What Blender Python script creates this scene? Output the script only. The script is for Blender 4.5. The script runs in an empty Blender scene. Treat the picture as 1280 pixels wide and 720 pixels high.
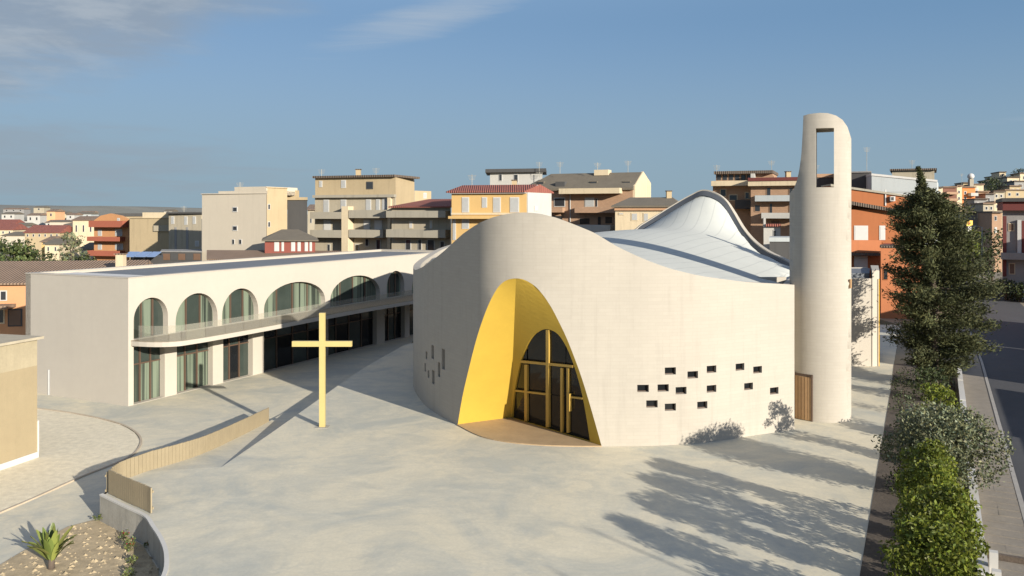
import bpy, math, random
import numpy as np
from mathutils import Vector, geometry as G
random.seed(7); rng = np.random.default_rng(7)
scn = bpy.context.scene
C = scn.collection
R = math.radians
# ------------------------------------------------------------------ camera
H = 10.5            # drone height over the plaza
FPX, CX, HZ = 1024.0, 640.0, 268.0   # focal length, principal column and horizon row measured on the 1280 px photo
cam = bpy.data.objects.new('camera', bpy.data.cameras.new('camera')); C.objects.link(cam)
cam.location = (0, 0, H); cam.rotation_euler = (R(90), 0, 0)
cam.data.sensor_width = 36; cam.data.lens = 36*FPX/1280; cam.data.shift_y = -(360-HZ)/1280
cam.data.clip_end = 5000
scn.camera = cam
# ------------------------------------------------------------------ sun and sky
SUN_EL = R(15.8); SX, SY = 0.625, -0.7806           # horizontal direction towards the sun (behind the camera, right)
sun = bpy.data.objects.new('sun', bpy.data.lights.new('sun', 'SUN')); C.objects.link(sun)
sd = Vector((SX*math.cos(SUN_EL), SY*math.cos(SUN_EL), math.sin(SUN_EL)))
sun.rotation_euler = sd.to_track_quat('Z', 'Y').to_euler()
sun.data.energy = 4.5; sun.data.angle = R(0.5); sun.data.color = (1.0, 0.93, 0.82)
world = bpy.data.worlds.new('World'); scn.world = world; world.use_nodes = True
def build_world():
    nt = world.node_tree; N = nt.nodes; L = nt.links
    bg = N['Background']; bg.inputs[1].default_value = 0.14
    sky = N.new('ShaderNodeTexSky'); sky.sky_type = 'NISHITA'; sky.sun_disc = False
    sky.sun_elevation = SUN_EL; sky.sun_rotation = math.atan2(SX, SY)
    sky.altitude = 300; sky.air_density = 0.8; sky.dust_density = 0.2; sky.ozone_density = 4.0
    tc = N.new('ShaderNodeTexCoord'); sep = N.new('ShaderNodeSeparateXYZ'); L.new(tc.outputs['Generated'], sep.inputs[0])
    def m(op, a, b=None, c=None, clamp=False):
        n = N.new('ShaderNodeMath'); n.operation = op; n.use_clamp = clamp
        for i, v in enumerate((a, b, c)):
            if v is None: continue
            if isinstance(v, (int, float)): n.inputs[i].default_value = v
            else: L.new(v, n.inputs[i])
        return n.outputs[0]
    az = m('ARCTAN2', sep.outputs[0], sep.outputs[1]); el = m('ARCSINE', sep.outputs[2])
    # cloud layer: plane-projected noise so the streaks lie flat overhead
    den = m('ADD', m('MAXIMUM', sep.outputs[2], 0.0), 0.09)
    cx = N.new('ShaderNodeCombineXYZ')
    L.new(m('DIVIDE', sep.outputs[0], den), cx.inputs[0]); L.new(m('DIVIDE', sep.outputs[1], den), cx.inputs[1])
    def noise(scale, det, rough, dist, sx=1, sy=1, rot=0, off=(0, 0, 0)):
        mp = N.new('ShaderNodeMapping'); mp.inputs['Scale'].default_value = (sx, sy, 1); mp.inputs['Rotation'].default_value = (0, 0, rot)
        mp.inputs['Location'].default_value = off
        L.new(cx.outputs[0], mp.inputs[0])
        n = N.new('ShaderNodeTexNoise'); n.inputs['Scale'].default_value = scale; n.inputs['Detail'].default_value = det
        n.inputs['Roughness'].default_value = rough; n.inputs['Distortion'].default_value = dist
        L.new(mp.outputs[0], n.inputs['Vector']); return n.outputs[0]
    n1 = noise(1.3, 9, 0.6, 0.4)
    n2 = noise(1.1, 10, 0.65, 0.9, 1.0, 3.2, 0.5)
    def blob(a0, e0, wa, we, tilt=0.0):
        da = m('SUBTRACT', az, a0); de = m('SUBTRACT', el, e0)
        de = m('SUBTRACT', de, m('MULTIPLY', da, tilt))
        r2 = m('ADD', m('POWER', m('ABSOLUTE', m('DIVIDE', da, wa)), 2), m('POWER', m('ABSOLUTE', m('DIVIDE', de, we)), 2))
        return m('SUBTRACT', 1.0, r2)
    def band(mask, nz, lo, hi, amp):       # smoothstep of (mask*amp + noise)
        v = m('ADD', m('MULTIPLY', m('MAXIMUM', mask, -1.0), amp), nz)
        mr = N.new('ShaderNodeMapRange'); mr.interpolation_type = 'SMOOTHSTEP'
        mr.inputs[1].default_value = lo; mr.inputs[2].default_value = hi
        L.new(v, mr.inputs[0]); return mr.outputs[0]
    big = band(blob(-0.56, 0.205, 0.34, 0.095, 0.25), n1, 0.42, 0.95, 0.42)
    low = band(blob(-0.58, 0.060, 0.34, 0.050, -0.05), n1, 0.45, 1.0, 0.40)
    cir = band(blob(-0.10, 0.235, 0.17, 0.030, 0.30), n2, 0.55, 1.15, 0.42)
    con = band(blob(0.56, 0.098, 0.26, 0.006, 0.05), n2, 0.75, 1.6, 0.5)
    allw = band(blob(0, 0.5, 9, 9), n2, 1.05, 1.5, 0.42)
    def mix(fac, a, colr, k=1.0):
        x = N.new('ShaderNodeMix'); x.data_type = 'RGBA'
        L.new(m('MULTIPLY', fac, k, clamp=True), x.inputs[0]); L.new(a, x.inputs[6]); x.inputs[7].default_value = (*colr, 1)
        return x.outputs[2]
    col = sky.outputs[0]
    hsv = N.new('ShaderNodeHueSaturation'); hsv.inputs['Saturation'].default_value = 0.6; hsv.inputs['Value'].default_value = 1.0
    L.new(col, hsv.inputs['Color']); col = hsv.outputs[0]
    globals()['SKY_HSV'] = hsv
    hz_ = N.new('ShaderNodeMapRange'); hz_.interpolation_type = 'SMOOTHSTEP'; hz_.inputs[1].default_value = 0.24; hz_.inputs[2].default_value = 0.0
    bz_ = N.new('ShaderNodeMapRange'); bz_.interpolation_type = 'SMOOTHSTEP'; bz_.inputs[1].default_value = 0.55; bz_.inputs[2].default_value = 0.22
    L.new(el, bz_.inputs[0]); col = mix(bz_.outputs[0], col, BLUE_COL, 0.85)      # deep clear blue above the haze, all round
    L.new(el, hz_.inputs[0]); col = mix(hz_.outputs[0], col, HAZE_COL, 0.95)      # blue grey haze low over the horizon, all round
    col = mix(low, col, CL_GREY, 0.55)
    col = mix(big, col, CL_GREY, 0.72)
    n3 = noise(3.0, 8, 0.6, 0.3)
    hl = m('MULTIPLY', big, band(blob(0, 0, 9, 9), n3, 0.92, 1.2, 0.5))
    col = mix(hl, col, CL_WHITE, 0.45)
    col = mix(cir, col, CL_WHITE, 0.50)
    col = mix(con, col, CL_WHITE, 0.25)
    col = mix(allw, col, CL_WHITE, 0.2)
    L.new(col, bg.inputs[0])
CL_GREY = (1.09, 1.25, 1.44); CL_WHITE = (1.81, 2.00, 2.18); HAZE_COL = (1.00, 1.40, 1.68); BLUE_COL = (0.31, 0.77, 1.35)
build_world()
scn.view_settings.view_transform = 'Standard'; scn.view_settings.look = 'None'
scn.view_settings.exposure = 1.0; scn.view_settings.gamma = 1.0; scn.view_settings.use_curve_mapping = False
scn.cycles.max_bounces = 6; scn.cycles.diffuse_bounces = 3; scn.cycles.glossy_bounces = 3
scn.cycles.transparent_max_bounces = 8; scn.cycles.transmission_bounces = 4

# unseen houses and wall added to shade the road; poles inferred from their shadows
OFF_ROW = [(50, 63, 5.4, 'nearer'), (66, 82, 5.3, 'farther')]
OFF_WALL = [(-6, 8, 2.2), (8.04, 22, 2.3), (22.04, 35, 2.2), (35.04, 47, 2.3)]
OFF_POLES = [(19.3, 1.6, 8.2), (21.9, 3.2, 8.8)]

# ------------------------------------------------------------------ pixel measurements to metres
def ray(px, py): return ((px-CX)/FPX, 1.0, -(py-HZ)/FPX)
def onz(px, py, z=0.0):                 # point of a horizontal level seen at a photo pixel
    y = (H-z)*FPX/(py-HZ); return ((px-CX)/FPX*y, y, z)
def ony(px, py, y): return ((px-CX)/FPX*y, y, H-(py-HZ)/FPX*y)

# ------------------------------------------------------------------ materials
MATS = {}
def nodes_of(name):
    m = bpy.data.materials.new(name); m.use_nodes = True
    return m, m.node_tree.nodes, m.node_tree.links, m.node_tree.nodes['Principled BSDF']
def mat(name, col, rough=0.85, var=0.15, scale=1.5, bump=0.0, bscale=20, metal=0.0, spec=None, course=None, streak=0.0, hue=None, attr=False):
    """principled surface: two noise sizes of colour variation, fine relief, optional masonry courses and vertical rain streaks"""
    if name in MATS: return MATS[name]
    m, N, L, P = nodes_of(name)
    P.inputs['Roughness'].default_value = rough; P.inputs['Metallic'].default_value = metal
    if spec is not None: P.inputs['Specular IOR Level'].default_value = spec
    geo = N.new('ShaderNodeNewGeometry'); pos = geo.outputs['Position']
    def noise(s, d=6, r=0.6, dist=0.0, vec=None):
        n = N.new('ShaderNodeTexNoise'); n.inputs['Scale'].default_value = s; n.inputs['Detail'].default_value = d
        n.inputs['Roughness'].default_value = r; n.inputs['Distortion'].default_value = dist
        L.new(vec or pos, n.inputs['Vector']); return n.outputs[0]
    def mixc(f, a, b, bt='MIX'):
        x = N.new('ShaderNodeMix'); x.data_type = 'RGBA'; x.blend_type = bt
        if isinstance(f, float): x.inputs[0].default_value = f
        else: L.new(f, x.inputs[0])
        for i, v in ((6, a), (7, b)):
            if isinstance(v, tuple): x.inputs[i].default_value = (*v, 1)
            else: L.new(v, x.inputs[i])
        return x.outputs[2]
    def ramp(v, lo, hi):
        mr = N.new('ShaderNodeMapRange'); mr.inputs[1].default_value = lo; mr.inputs[2].default_value = hi
        L.new(v, mr.inputs[0]); return mr.outputs[0]
    dk = tuple(c*(1-var) for c in col); lt = tuple(min(1, c*(1+var)) for c in col)
    if hue: dk = tuple(c*h for c, h in zip(dk, hue))
    c = mixc(ramp(noise(scale, 6, 0.62), 0.3, 0.7), dk, lt)
    c2 = ramp(noise(scale*9, 4, 0.6), 0.25, 0.75)
    c = mixc(0.5, c, mixc(c2, tuple(x*(1-var*0.6) for x in col), tuple(min(1, x*(1+var*0.6)) for x in col)))
    if streak:
        mp = N.new('ShaderNodeMapping'); mp.inputs['Scale'].default_value = (1.6, 1.6, 0.12); L.new(pos, mp.inputs[0])
        st = ramp(noise(1.6, 7, 0.65, 0.2, mp.outputs[0]), 0.52, 0.75)
        sm = N.new('ShaderNodeMath'); sm.operation = 'MULTIPLY'; sm.inputs[1].default_value = streak; L.new(st, sm.inputs[0])
        c = mixc(sm.outputs[0], c, tuple(x*0.45 for x in col))
    hgt = None
    if course:
        sep = N.new('ShaderNodeSeparateXYZ'); L.new(pos, sep.inputs[0])
        ad = N.new('ShaderNodeMath'); ad.operation = 'ADD'; L.new(sep.outputs[0], ad.inputs[0])
        mu = N.new('ShaderNodeMath'); mu.operation = 'MULTIPLY'; mu.inputs[1].default_value = -0.7; L.new(sep.outputs[1], mu.inputs[0]); L.new(mu.outputs[0], ad.inputs[1])
        cb = N.new('ShaderNodeCombineXYZ'); L.new(ad.outputs[0], cb.inputs[0]); L.new(sep.outputs[2], cb.inputs[1])
        br = N.new('ShaderNodeTexBrick'); br.inputs['Scale'].default_value = 1.0
        br.inputs['Brick Width'].default_value = course[0]; br.inputs['Row Height'].default_value = course[1]
        br.inputs['Mortar Size'].default_value = course[2]; br.inputs['Mortar Smooth'].default_value = 0.4
        a = course[3]
        br.inputs['Color1'].default_value = (1-a, 1-a, 1-a, 1); br.inputs['Color2'].default_value = (1, 1, 1, 1); br.inputs['Mortar'].default_value = (1-2.2*a, 1-2.3*a, 1-2.5*a, 1)
        L.new(cb.outputs[0], br.inputs['Vector']); c = mixc(1.0, c, br.outputs[0], 'MULTIPLY')
    if attr:
        at = N.new('ShaderNodeAttribute'); at.attribute_name = 'tint'
        c = mixc(1.0, c, at.outputs['Color'], 'MULTIPLY')
    L.new(c, P.inputs['Base Color'])
    if bump:
        b = N.new('ShaderNodeBump'); b.inputs['Strength'].default_value = bump; b.inputs['Distance'].default_value = 0.02
        L.new(noise(bscale, 6, 0.65), b.inputs['Height']); L.new(b.outputs[0], P.inputs['Normal'])
    MATS[name] = m; return m
def leafmat(name, col, rough=0.55, trans=0.25):
    if name in MATS: return MATS[name]
    m, N, L, P = nodes_of(name)
    at = N.new('ShaderNodeAttribute'); at.attribute_name = 'tint'
    x = N.new('ShaderNodeMix'); x.data_type = 'RGBA'; x.blend_type = 'MULTIPLY'; x.inputs[0].default_value = 1
    x.inputs[6].default_value = (*col, 1); L.new(at.outputs['Color'], x.inputs[7])
    L.new(x.outputs[2], P.inputs['Base Color']); P.inputs['Roughness'].default_value = rough; P.inputs['Specular IOR Level'].default_value = 0.3
    tr = N.new('ShaderNodeBsdfTranslucent'); L.new(x.outputs[2], tr.inputs[0])
    ms = N.new('ShaderNodeMixShader'); ms.inputs[0].default_value = trans
    L.new(P.outputs[0], ms.inputs[1]); L.new(tr.outputs[0], ms.inputs[2]); L.new(ms.outputs[0], N['Material Output'].inputs[0])
    MATS[name] = m; return m
def glassmat(name, col, rough=0.06, spec=0.5, var=0.25, scale=0.8):
    return mat(name, col, rough=rough, var=var, scale=scale, spec=spec)

M_STONE = mat('pale stone courses', (0.36, 0.325, 0.268), 0.9, 0.06, 0.35, 0.25, 40, course=(0.62, 0.16, 0.008, 0.04), streak=0.2)
M_ANNEX = mat('pale plaster', (0.395, 0.355, 0.293), 0.9, 0.05, 0.3, 0.15, 50, course=(1.2, 0.4, 0.006, 0.012), streak=0.05)
M_ROOFW = mat('white roof membrane', (0.44, 0.445, 0.405), 0.95, 0.05, 0.5, 0.1, 8, streak=0.0, spec=0.1)
def seams():
    m = M_ROOFW; N, L = m.node_tree.nodes, m.node_tree.links; P = N['Principled BSDF']; src = P.inputs['Base Color'].links[0].from_socket
    g = N.new('ShaderNodeNewGeometry'); mp = N.new('ShaderNodeMapping'); mp.inputs['Rotation'].default_value = (0, 0, math.radians(28)); L.new(g.outputs['Position'], mp.inputs[0])
    w = N.new('ShaderNodeTexWave'); w.bands_direction = 'X'; w.wave_profile = 'SAW'; w.inputs['Scale'].default_value = 0.32; w.inputs['Distortion'].default_value = 0.15; L.new(mp.outputs[0], w.inputs['Vector'])
    r = N.new('ShaderNodeMapRange'); r.inputs[1].default_value = .90; r.inputs[2].default_value = .97; r.inputs[4].default_value = .35; L.new(w.outputs[1], r.inputs[0])
    x = N.new('ShaderNodeMix'); x.data_type = 'RGBA'; L.new(r.outputs[0], x.inputs[0]); L.new(src, x.inputs[6]); x.inputs[7].default_value = (.20, .21, .21, 1); L.new(x.outputs[2], P.inputs['Base Color'])
seams()
M_YEL = mat('yellow render', (0.45, 0.292, 0.034), 0.75, 0.07, 1.2, 0.2, 40)
M_GOLD = mat('yellow painted metal', (0.42, 0.27, 0.06), 0.45, 0.06, 3)
M_BRASS = mat('golden yellow painted cross', (0.43, 0.345, 0.135), 0.4, 0.06, 2)
M_TERR = mat('ochre floor tiles', (0.34, 0.24, 0.135), 0.7, 0.2, 1.2, 0.1, 30)
M_DGLASS = glassmat('dark glazing', (0.010, 0.011, 0.012), 0.06, 0.28)
M_GGLASS = glassmat('sage curtains behind glass', (0.125, 0.155, 0.115), 0.12)
def curtain():
    m = M_GGLASS; N, L = m.node_tree.nodes, m.node_tree.links; P = N['Principled BSDF']
    g = N.new('ShaderNodeNewGeometry'); mp = N.new('ShaderNodeMapping'); mp.inputs['Scale'].default_value = (3.2, 3.2, 0.05); L.new(g.outputs['Position'], mp.inputs[0])
    n = N.new('ShaderNodeTexNoise'); n.inputs['Scale'].default_value = 1.0; n.inputs['Detail'].default_value = 3; L.new(mp.outputs[0], n.inputs['Vector'])
    r = N.new('ShaderNodeValToRGB'); r.color_ramp.elements[0].position = .40; r.color_ramp.elements[0].color = (.03, .037, .03, 1); r.color_ramp.elements[1].position = .55; r.color_ramp.elements[1].color = (.15, .18, .13, 1)
    L.new(n.outputs[0], r.inputs[0]); L.new(r.outputs[0], P.inputs['Base Color'])
curtain()
M_GGLASS2 = glassmat('deep green glazing', (0.035, 0.045, 0.038), 0.08)
M_BROWN = mat('brown window metal', (0.085, 0.052, 0.034), 0.5, 0.1, 3)
M_DARK = mat('dark void', (0.02, 0.019, 0.018), 0.9, 0.1)
M_TAN = mat('tan slats', (0.255, 0.205, 0.125), 0.8, 0.12, 2.0, 0.2, 30)
M_WHITE = mat('white paint', (0.52, 0.50, 0.46), 0.7, 0.05, 1)
M_WOOD = mat('brown wood door', (0.33, 0.20, 0.095), 0.6, 0.15, 3)
M_GREYROOF = mat('grey roofing felt', (0.13, 0.14, 0.15), 0.85, 0.18, 0.35, 0.2, 10)

def plaza_mat():
    m, N, L, P = nodes_of('trowelled concrete')
    P.inputs['Roughness'].default_value = 0.75; P.inputs['Specular IOR Level'].default_value = 0.3
    pos = N.new('ShaderNodeNewGeometry').outputs['Position']
    def noise(s, d, r, dist, sc=(1, 1, 1), rot=0):
        mp = N.new('ShaderNodeMapping'); mp.inputs['Scale'].default_value = sc; mp.inputs['Rotation'].default_value = (0, 0, rot); L.new(pos, mp.inputs[0])
        n = N.new('ShaderNodeTexNoise'); n.inputs['Scale'].default_value = s; n.inputs['Detail'].default_value = d; n.inputs['Roughness'].default_value = r; n.inputs['Distortion'].default_value = dist
        L.new(mp.outputs[0], n.inputs['Vector']); return n.outputs[0]
    def rng_(v, lo, hi, a=0, b=1):
        mr = N.new('ShaderNodeMapRange'); mr.inputs[1].default_value = lo; mr.inputs[2].default_value = hi; mr.inputs[3].default_value = a; mr.inputs[4].default_value = b; L.new(v, mr.inputs[0]); return mr.outputs[0]
    def mix(f, a, b, bt='MIX'):
        x = N.new('ShaderNodeMix'); x.data_type = 'RGBA'; x.blend_type = bt
        if isinstance(f, float): x.inputs[0].default_value = f
        else: L.new(f, x.inputs[0])
        for i, v in ((6, a), (7, b)):
            if isinstance(v, tuple): x.inputs[i].default_value = (*v, 1)
            else: L.new(v, x.inputs[i])
        return x.outputs[2]
    warm, cool = (0.624, 0.558, 0.405), (0.421, 0.417, 0.352)
    c = mix(rng_(noise(0.16, 9, 0.68, 1.3), 0.40, 0.58), cool, warm)
    c = mix(rng_(noise(0.42, 9, 0.7, 1.0, (1, 1.3, 1), 0.5), 0.45, 0.72, 0.0, 0.65), c, (0.686, 0.613, 0.448))
    c = mix(rng_(noise(0.27, 9, 0.74, 1.6, (1, 1.2, 1), -0.6), 0.52, 0.70, 0.0, 0.62), c, (0.374, 0.377, 0.328))
    c = mix(rng_(noise(1.3, 9, 0.78, 0.6, (1, 1.4, 1), 0.35), 0.38, 0.68, 0.0, 0.40), c, (0.426, 0.402, 0.314))
    c = mix(rng_(noise(0.8, 9, 0.8, 0.4), 0.60, 0.76, 0.0, 0.40), c, (0.322, 0.301, 0.242))
    c = mix(rng_(noise(9, 5, 0.7, 0), 0.35, 0.65, 0.0, 0.16), c, (0.260, 0.241, 0.202))
    # tyre and trowel arcs: stretched distorted waves
    w = N.new('ShaderNodeTexWave'); w.wave_type = 'RINGS'; w.rings_direction = 'Z'; w.inputs['Scale'].default_value = 0.35; w.inputs['Distortion'].default_value = 14; w.inputs['Detail'].default_value = 4; w.inputs['Detail Scale'].default_value = 0.7
    mp = N.new('ShaderNodeMapping'); mp.inputs['Location'].default_value = (3, -14, 0); L.new(pos, mp.inputs[0]); L.new(mp.outputs[0], w.inputs['Vector'])
    c = mix(rng_(w.outputs[1], 0.90, 1.0, 0.0, 0.10), c, (0.33, 0.33, 0.30))
    L.new(c, P.inputs['Base Color'])
    b = N.new('ShaderNodeBump'); b.inputs['Strength'].default_value = 0.12; b.inputs['Distance'].default_value = 0.02
    L.new(noise(6, 8, 0.7, 0), b.inputs['Height']); L.new(b.outputs[0], P.inputs['Normal'])
    return m
M_PLAZA = plaza_mat()

# ------------------------------------------------------------------ mesh builder
class MB:
    def __init__(s): s.v = []; s.f = []
    def add(s, vs, fs):
        o = len(s.v); s.v += [tuple(v) for v in vs]; s.f += [tuple(i+o for i in f) for f in fs]; return s
    def box(s, x0, x1, y0, y1, z0, z1):
        return s.add([(x, y, z) for z in (z0, z1) for y in (y0, y1) for x in (x0, x1)],
              [(0, 2, 3, 1), (4, 5, 7, 6), (0, 1, 5, 4), (2, 6, 7, 3), (0, 4, 6, 2), (1, 3, 7, 5)])
    def obox(s, o, ax, ay, az, a0, a1, b0, b1, c0, c1):      # box in an oriented frame
        o = Vector(o); ax = Vector(ax); ay = Vector(ay); az = Vector(az)
        return s.add([o+ax*a+ay*b+az*c for c in (c0, c1) for b in (b0, b1) for a in (a0, a1)],
              [(0, 2, 3, 1), (4, 5, 7, 6), (0, 1, 5, 4), (2, 6, 7, 3), (0, 4, 6, 2), (1, 3, 7, 5)])
    def prism(s, pts, z0, z1, bottom=True):               # pts: plan polygon counter-clockwise
        n = len(pts); s.add([(p[0], p[1], z0) for p in pts]+[(p[0], p[1], z1) for p in pts],
              [tuple(range(n, 2*n))]+([tuple(reversed(range(n)))] if bottom else [])+[(i, (i+1) % n, n+(i+1) % n, n+i) for i in range(n)]); return s
    def tube(s, pts, rad, n=8, cap=True):
        pts = [Vector(p) for p in pts]; rad = rad if isinstance(rad, (list, tuple)) else [rad]*len(pts)
        vs = []; fs = []
        for i, p in enumerate(pts):
            t = (pts[min(i+1, len(pts)-1)]-pts[max(i-1, 0)]).normalized()
            a = t.cross(Vector((0, 0, 1)) if abs(t.z) < 0.9 else Vector((1, 0, 0))).normalized(); b = t.cross(a)
            vs += [p+(a*math.cos(2*math.pi*k/n)+b*math.sin(2*math.pi*k/n))*rad[i] for k in range(n)]
        for i in range(len(pts)-1):
            fs += [(i*n+k, i*n+(k+1) % n, (i+1)*n+(k+1) % n, (i+1)*n+k) for k in range(n)]
        if cap: fs += [tuple(range(n))[::-1], tuple(range((len(pts)-1)*n, len(pts)*n))]
        return s.add(vs, fs)
def mesh_of(name, v, f, m, smooth=False):
    me = bpy.data.meshes.new(name); me.from_pydata(v, [], f); me.materials.append(m)
    if smooth: me.polygons.foreach_set('use_smooth', [True]*len(f))
    me.update(); return me
def recalc(me):
    import bmesh
    b = bmesh.new(); b.from_mesh(me); bmesh.ops.recalc_face_normals(b, faces=b.faces); b.to_mesh(me); b.free(); me.update()
def tag(o, label=None, cat=None, group=None, kind=None):
    if label: o['label'] = label
    if cat: o['category'] = cat
    if group: o['group'] = group
    if kind: o['kind'] = kind
    return o
def thing(name, label, cat, loc=(0, 0, 0), group=None):
    o = bpy.data.objects.new(name, None); C.objects.link(o); o.location = loc; o.empty_display_size = 0.2
    return tag(o, label, cat, group)
def origin_of(parent):
    o = Vector((0, 0, 0))
    while parent is not None: o = o+Vector(parent.location); parent = parent.parent
    return o
def part(name, mb, m, parent, smooth=False, fix=True, kind=None, label=None):
    """one mesh in world coordinates, stored relative to the thing it belongs to"""
    o0 = origin_of(parent)
    v = [(p[0]-o0.x, p[1]-o0.y, p[2]-o0.z) for p in mb.v]
    me = mesh_of(name, v, mb.f, m, smooth)
    if fix: recalc(me)
    o = bpy.data.objects.new(name, me); C.objects.link(o); o.parent = parent
    return tag(o, label=label, kind=kind)
def solo(name, mb, m, label, cat, loc, group=None, smooth=False):
    me = mesh_of(name, [(p[0]-loc[0], p[1]-loc[1], p[2]-loc[2]) for p in mb.v], mb.f, m, smooth); recalc(me)
    o = bpy.data.objects.new(name, me); C.objects.link(o); o.location = loc
    return tag(o, label, cat, group)
def struct(name, mb, m, smooth=False, parent=None):
    me = mesh_of(name, mb.v, mb.f, m, smooth)
    o = bpy.data.objects.new(name, me); C.objects.link(o); return tag(o, kind='structure')
def copy_tree(src, parent=None):
    c = src.copy(); C.objects.link(c)
    if parent is not None: c.parent = parent
    for ch in list(src.children): copy_tree(ch, c)
    return c

# ------------------------------------------------------------------ 2D helpers
def inpoly(p, poly):
    x, y = p; r = False; n = len(poly); j = n-1
    for i in range(n):
        xi, yi = poly[i][0], poly[i][1]; xj, yj = poly[j][0], poly[j][1]
        if (yi > y) != (yj > y) and x < (xj-xi)*(y-yi)/(yj-yi)+xi: r = not r
        j = i
    return r
def clip(poly, a, b, c):                     # keep a*x+b*y>=c (convex or not, one half plane)
    out = []; n = len(poly)
    for i in range(n):
        p, q = poly[i], poly[(i+1) % n]; dp = a*p[0]+b*p[1]-c; dq = a*q[0]+b*q[1]-c
        if dp >= 0: out.append(p)
        if dp*dq < 0: t = dp/(dp-dq); out.append((p[0]+(q[0]-p[0])*t, p[1]+(q[1]-p[1])*t))
    return out
def densify(poly, d):
    out = []; n = len(poly)
    for i in range(n):
        p, q = poly[i], poly[(i+1) % n]; k = max(1, int(math.dist(p, q)/d))
        out += [(p[0]+(q[0]-p[0])*t/k, p[1]+(q[1]-p[1])*t/k) for t in range(k)]
    return out
def cdt(outer, holes, step=0.0):
    """triangulated sheet with holes; returns points and triangles plus the index loops of outline and holes"""
    pts = []; edges = []; loops = []
    for poly in [outer]+holes:
        o = len(pts); n = len(poly); pts += poly; edges += [(o+i, o+(i+1) % n) for i in range(n)]; loops.append(list(range(o, o+n)))
    if step:
        xs = [p[0] for p in outer]; ys = [p[1] for p in outer]
        near = np.array(pts)
        for x in np.arange(min(xs)+step/2, max(xs), step):
            for y in np.arange(min(ys)+step/2, max(ys), step):
                p = (float(x), float(y))
                if inpoly(p, outer) and not any(inpoly(p, h) for h in holes) and ((near-p)**2).sum(1).min() > (0.35*step)**2: pts.append(p)
    vv, ee, ff, ov, oe, of = G.delaunay_2d_cdt([Vector(p) for p in pts], edges, [], 0, 1e-5)
    back = {}
    for i, o in enumerate(ov):
        for k in o: back[k] = i
    tri = []
    for f in ff:
        c = (sum(vv[i][0] for i in f)/3, sum(vv[i][1] for i in f)/3)
        if inpoly(c, outer) and not any(inpoly(c, h) for h in holes): tri.append(tuple(f))
    return [tuple(v) for v in vv], tri, [[back[i] for i in l] for l in loops]
def catmull(P, n=10):
    P = [np.array(p, float) for p in P]; out = []
    for i in range(len(P)-1):
        p0 = P[i-1] if i > 0 else 2*P[0]-P[1]; p1, p2 = P[i], P[i+1]; p3 = P[i+2] if i+2 < len(P) else 2*P[-1]-P[-2]
        for k in range(n):
            t = k/n; out.append(tuple(0.5*((2*p1)+(-p0+p2)*t+(2*p0-5*p1+4*p2-p3)*t*t+(-p0+3*p1-3*p2+p3)*t**3)))
    out.append(tuple(P[-1])); return out
def thick_sheet(uv, tri, loops, front, back, skip=()):
    """two parallel sheets plus the edges of outline and holes"""
    mb = MB(); n = len(uv)
    mb.add([front(*p) for p in uv], tri); mb.add([back(*p) for p in uv], [t[::-1] for t in tri])
    for li, l in enumerate(loops):
        if li in skip: continue
        k = len(l); vs = [front(*uv[i]) for i in l]+[back(*uv[i]) for i in l]
        mb.add(vs, [(i, (i+1) % k, k+(i+1) % k, k+i) for i in range(k)])
    return mb

# ------------------------------------------------------------------ axes of the parish complex
U = Vector((0.43, 0.9028, 0)); V = Vector((-0.9028, 0.43, 0)); Z = Vector((0, 0, 1))
LOW = -1.0                                   # level of the lower courtyard

# ================================================================== GROUND
def sheet(name, pts, z, m, thick=0.0):
    mb = MB()
    if thick: mb.prism(pts, z-thick, z, bottom=False)
    else: mb.add([(p[0], p[1], z) for p in pts], [tuple(range(len(pts)))])
    o = struct(name, mb, m); recalc(o.data); return o
M_EARTH = mat('dry earth', (0.20, 0.165, 0.11), 0.95, 0.3, 0.05, 0.4, 3)
M_SOIL = mat('dark planting soil', (0.075, 0.058, 0.042), 0.95, 0.45, 1.4, 0.9, 9)
M_DRYSOIL = mat('dry clods', (0.37, 0.29, 0.175), 0.95, 0.5, 2.2, 1.0, 5)
M_ASPH = mat('asphalt', (0.05, 0.05, 0.053), 0.9, 0.18, 0.6, 0.35, 25)
M_GRAVEL = mat('cream gravel', (0.62, 0.55, 0.40), 0.95, 0.26, 3.2, 1.0, 14)
M_PAVE = mat('worn paving', (0.22, 0.19, 0.15), 0.9, 0.25, 1.5, 0.4, 12)
M_CONC = mat('grey concrete', (0.32, 0.30, 0.25), 0.9, 0.28, 1.6, 0.6, 9, streak=0.7)
sheet('ground', [(-2500, -300), (2500, -300), (2500, 4000), (-2500, 4000)], LOW-0.06, M_EARTH)

# edge of the raised plaza: round the planter, the fence corner, the ramp mouth, the drop beside the ramp, behind the church
EDGE_A = catmull([(-14.5, 8), (-12.2, 14), (-10.4, 19), (-9.85, 22), (-10.04, 23.8), (-10.6, 25.3), (-11.27, 26.5), (-12.0, 27.57), (-12.75, 28.6), (-13.97, 29.6), (-15.35, 30.75)], 5)
CORNER = (-15.5, 32.0)
RAMP_TOP_L, RAMP_TOP_R = (-15.05, 33.4), (-12.07, 34.1)
EDGE_N = [(-12.07, 34.1), (-11.6, 39), (-11.1, 45), (-10.6, 51.2), (-9.9, 58), (-8.6, 66), (-5, 72.5), (4, 76), (22, 78)]
plaza_poly = [(-14.5, 8)] + [tuple(p) for p in EDGE_A[1:]] + [CORNER, RAMP_TOP_L] + EDGE_N
RIGHT = [(26.8, 57.5), (23.5, 50.7), (10.1, 23.8), (-2, -0.3)]      # kerb of the planting strip
sheet('plaza', [(22, 78), (37, 78)] + RIGHT + [(-14.5, -0.3)] + plaza_poly[:-1], 0.0, M_PLAZA, thick=1.1)
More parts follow.
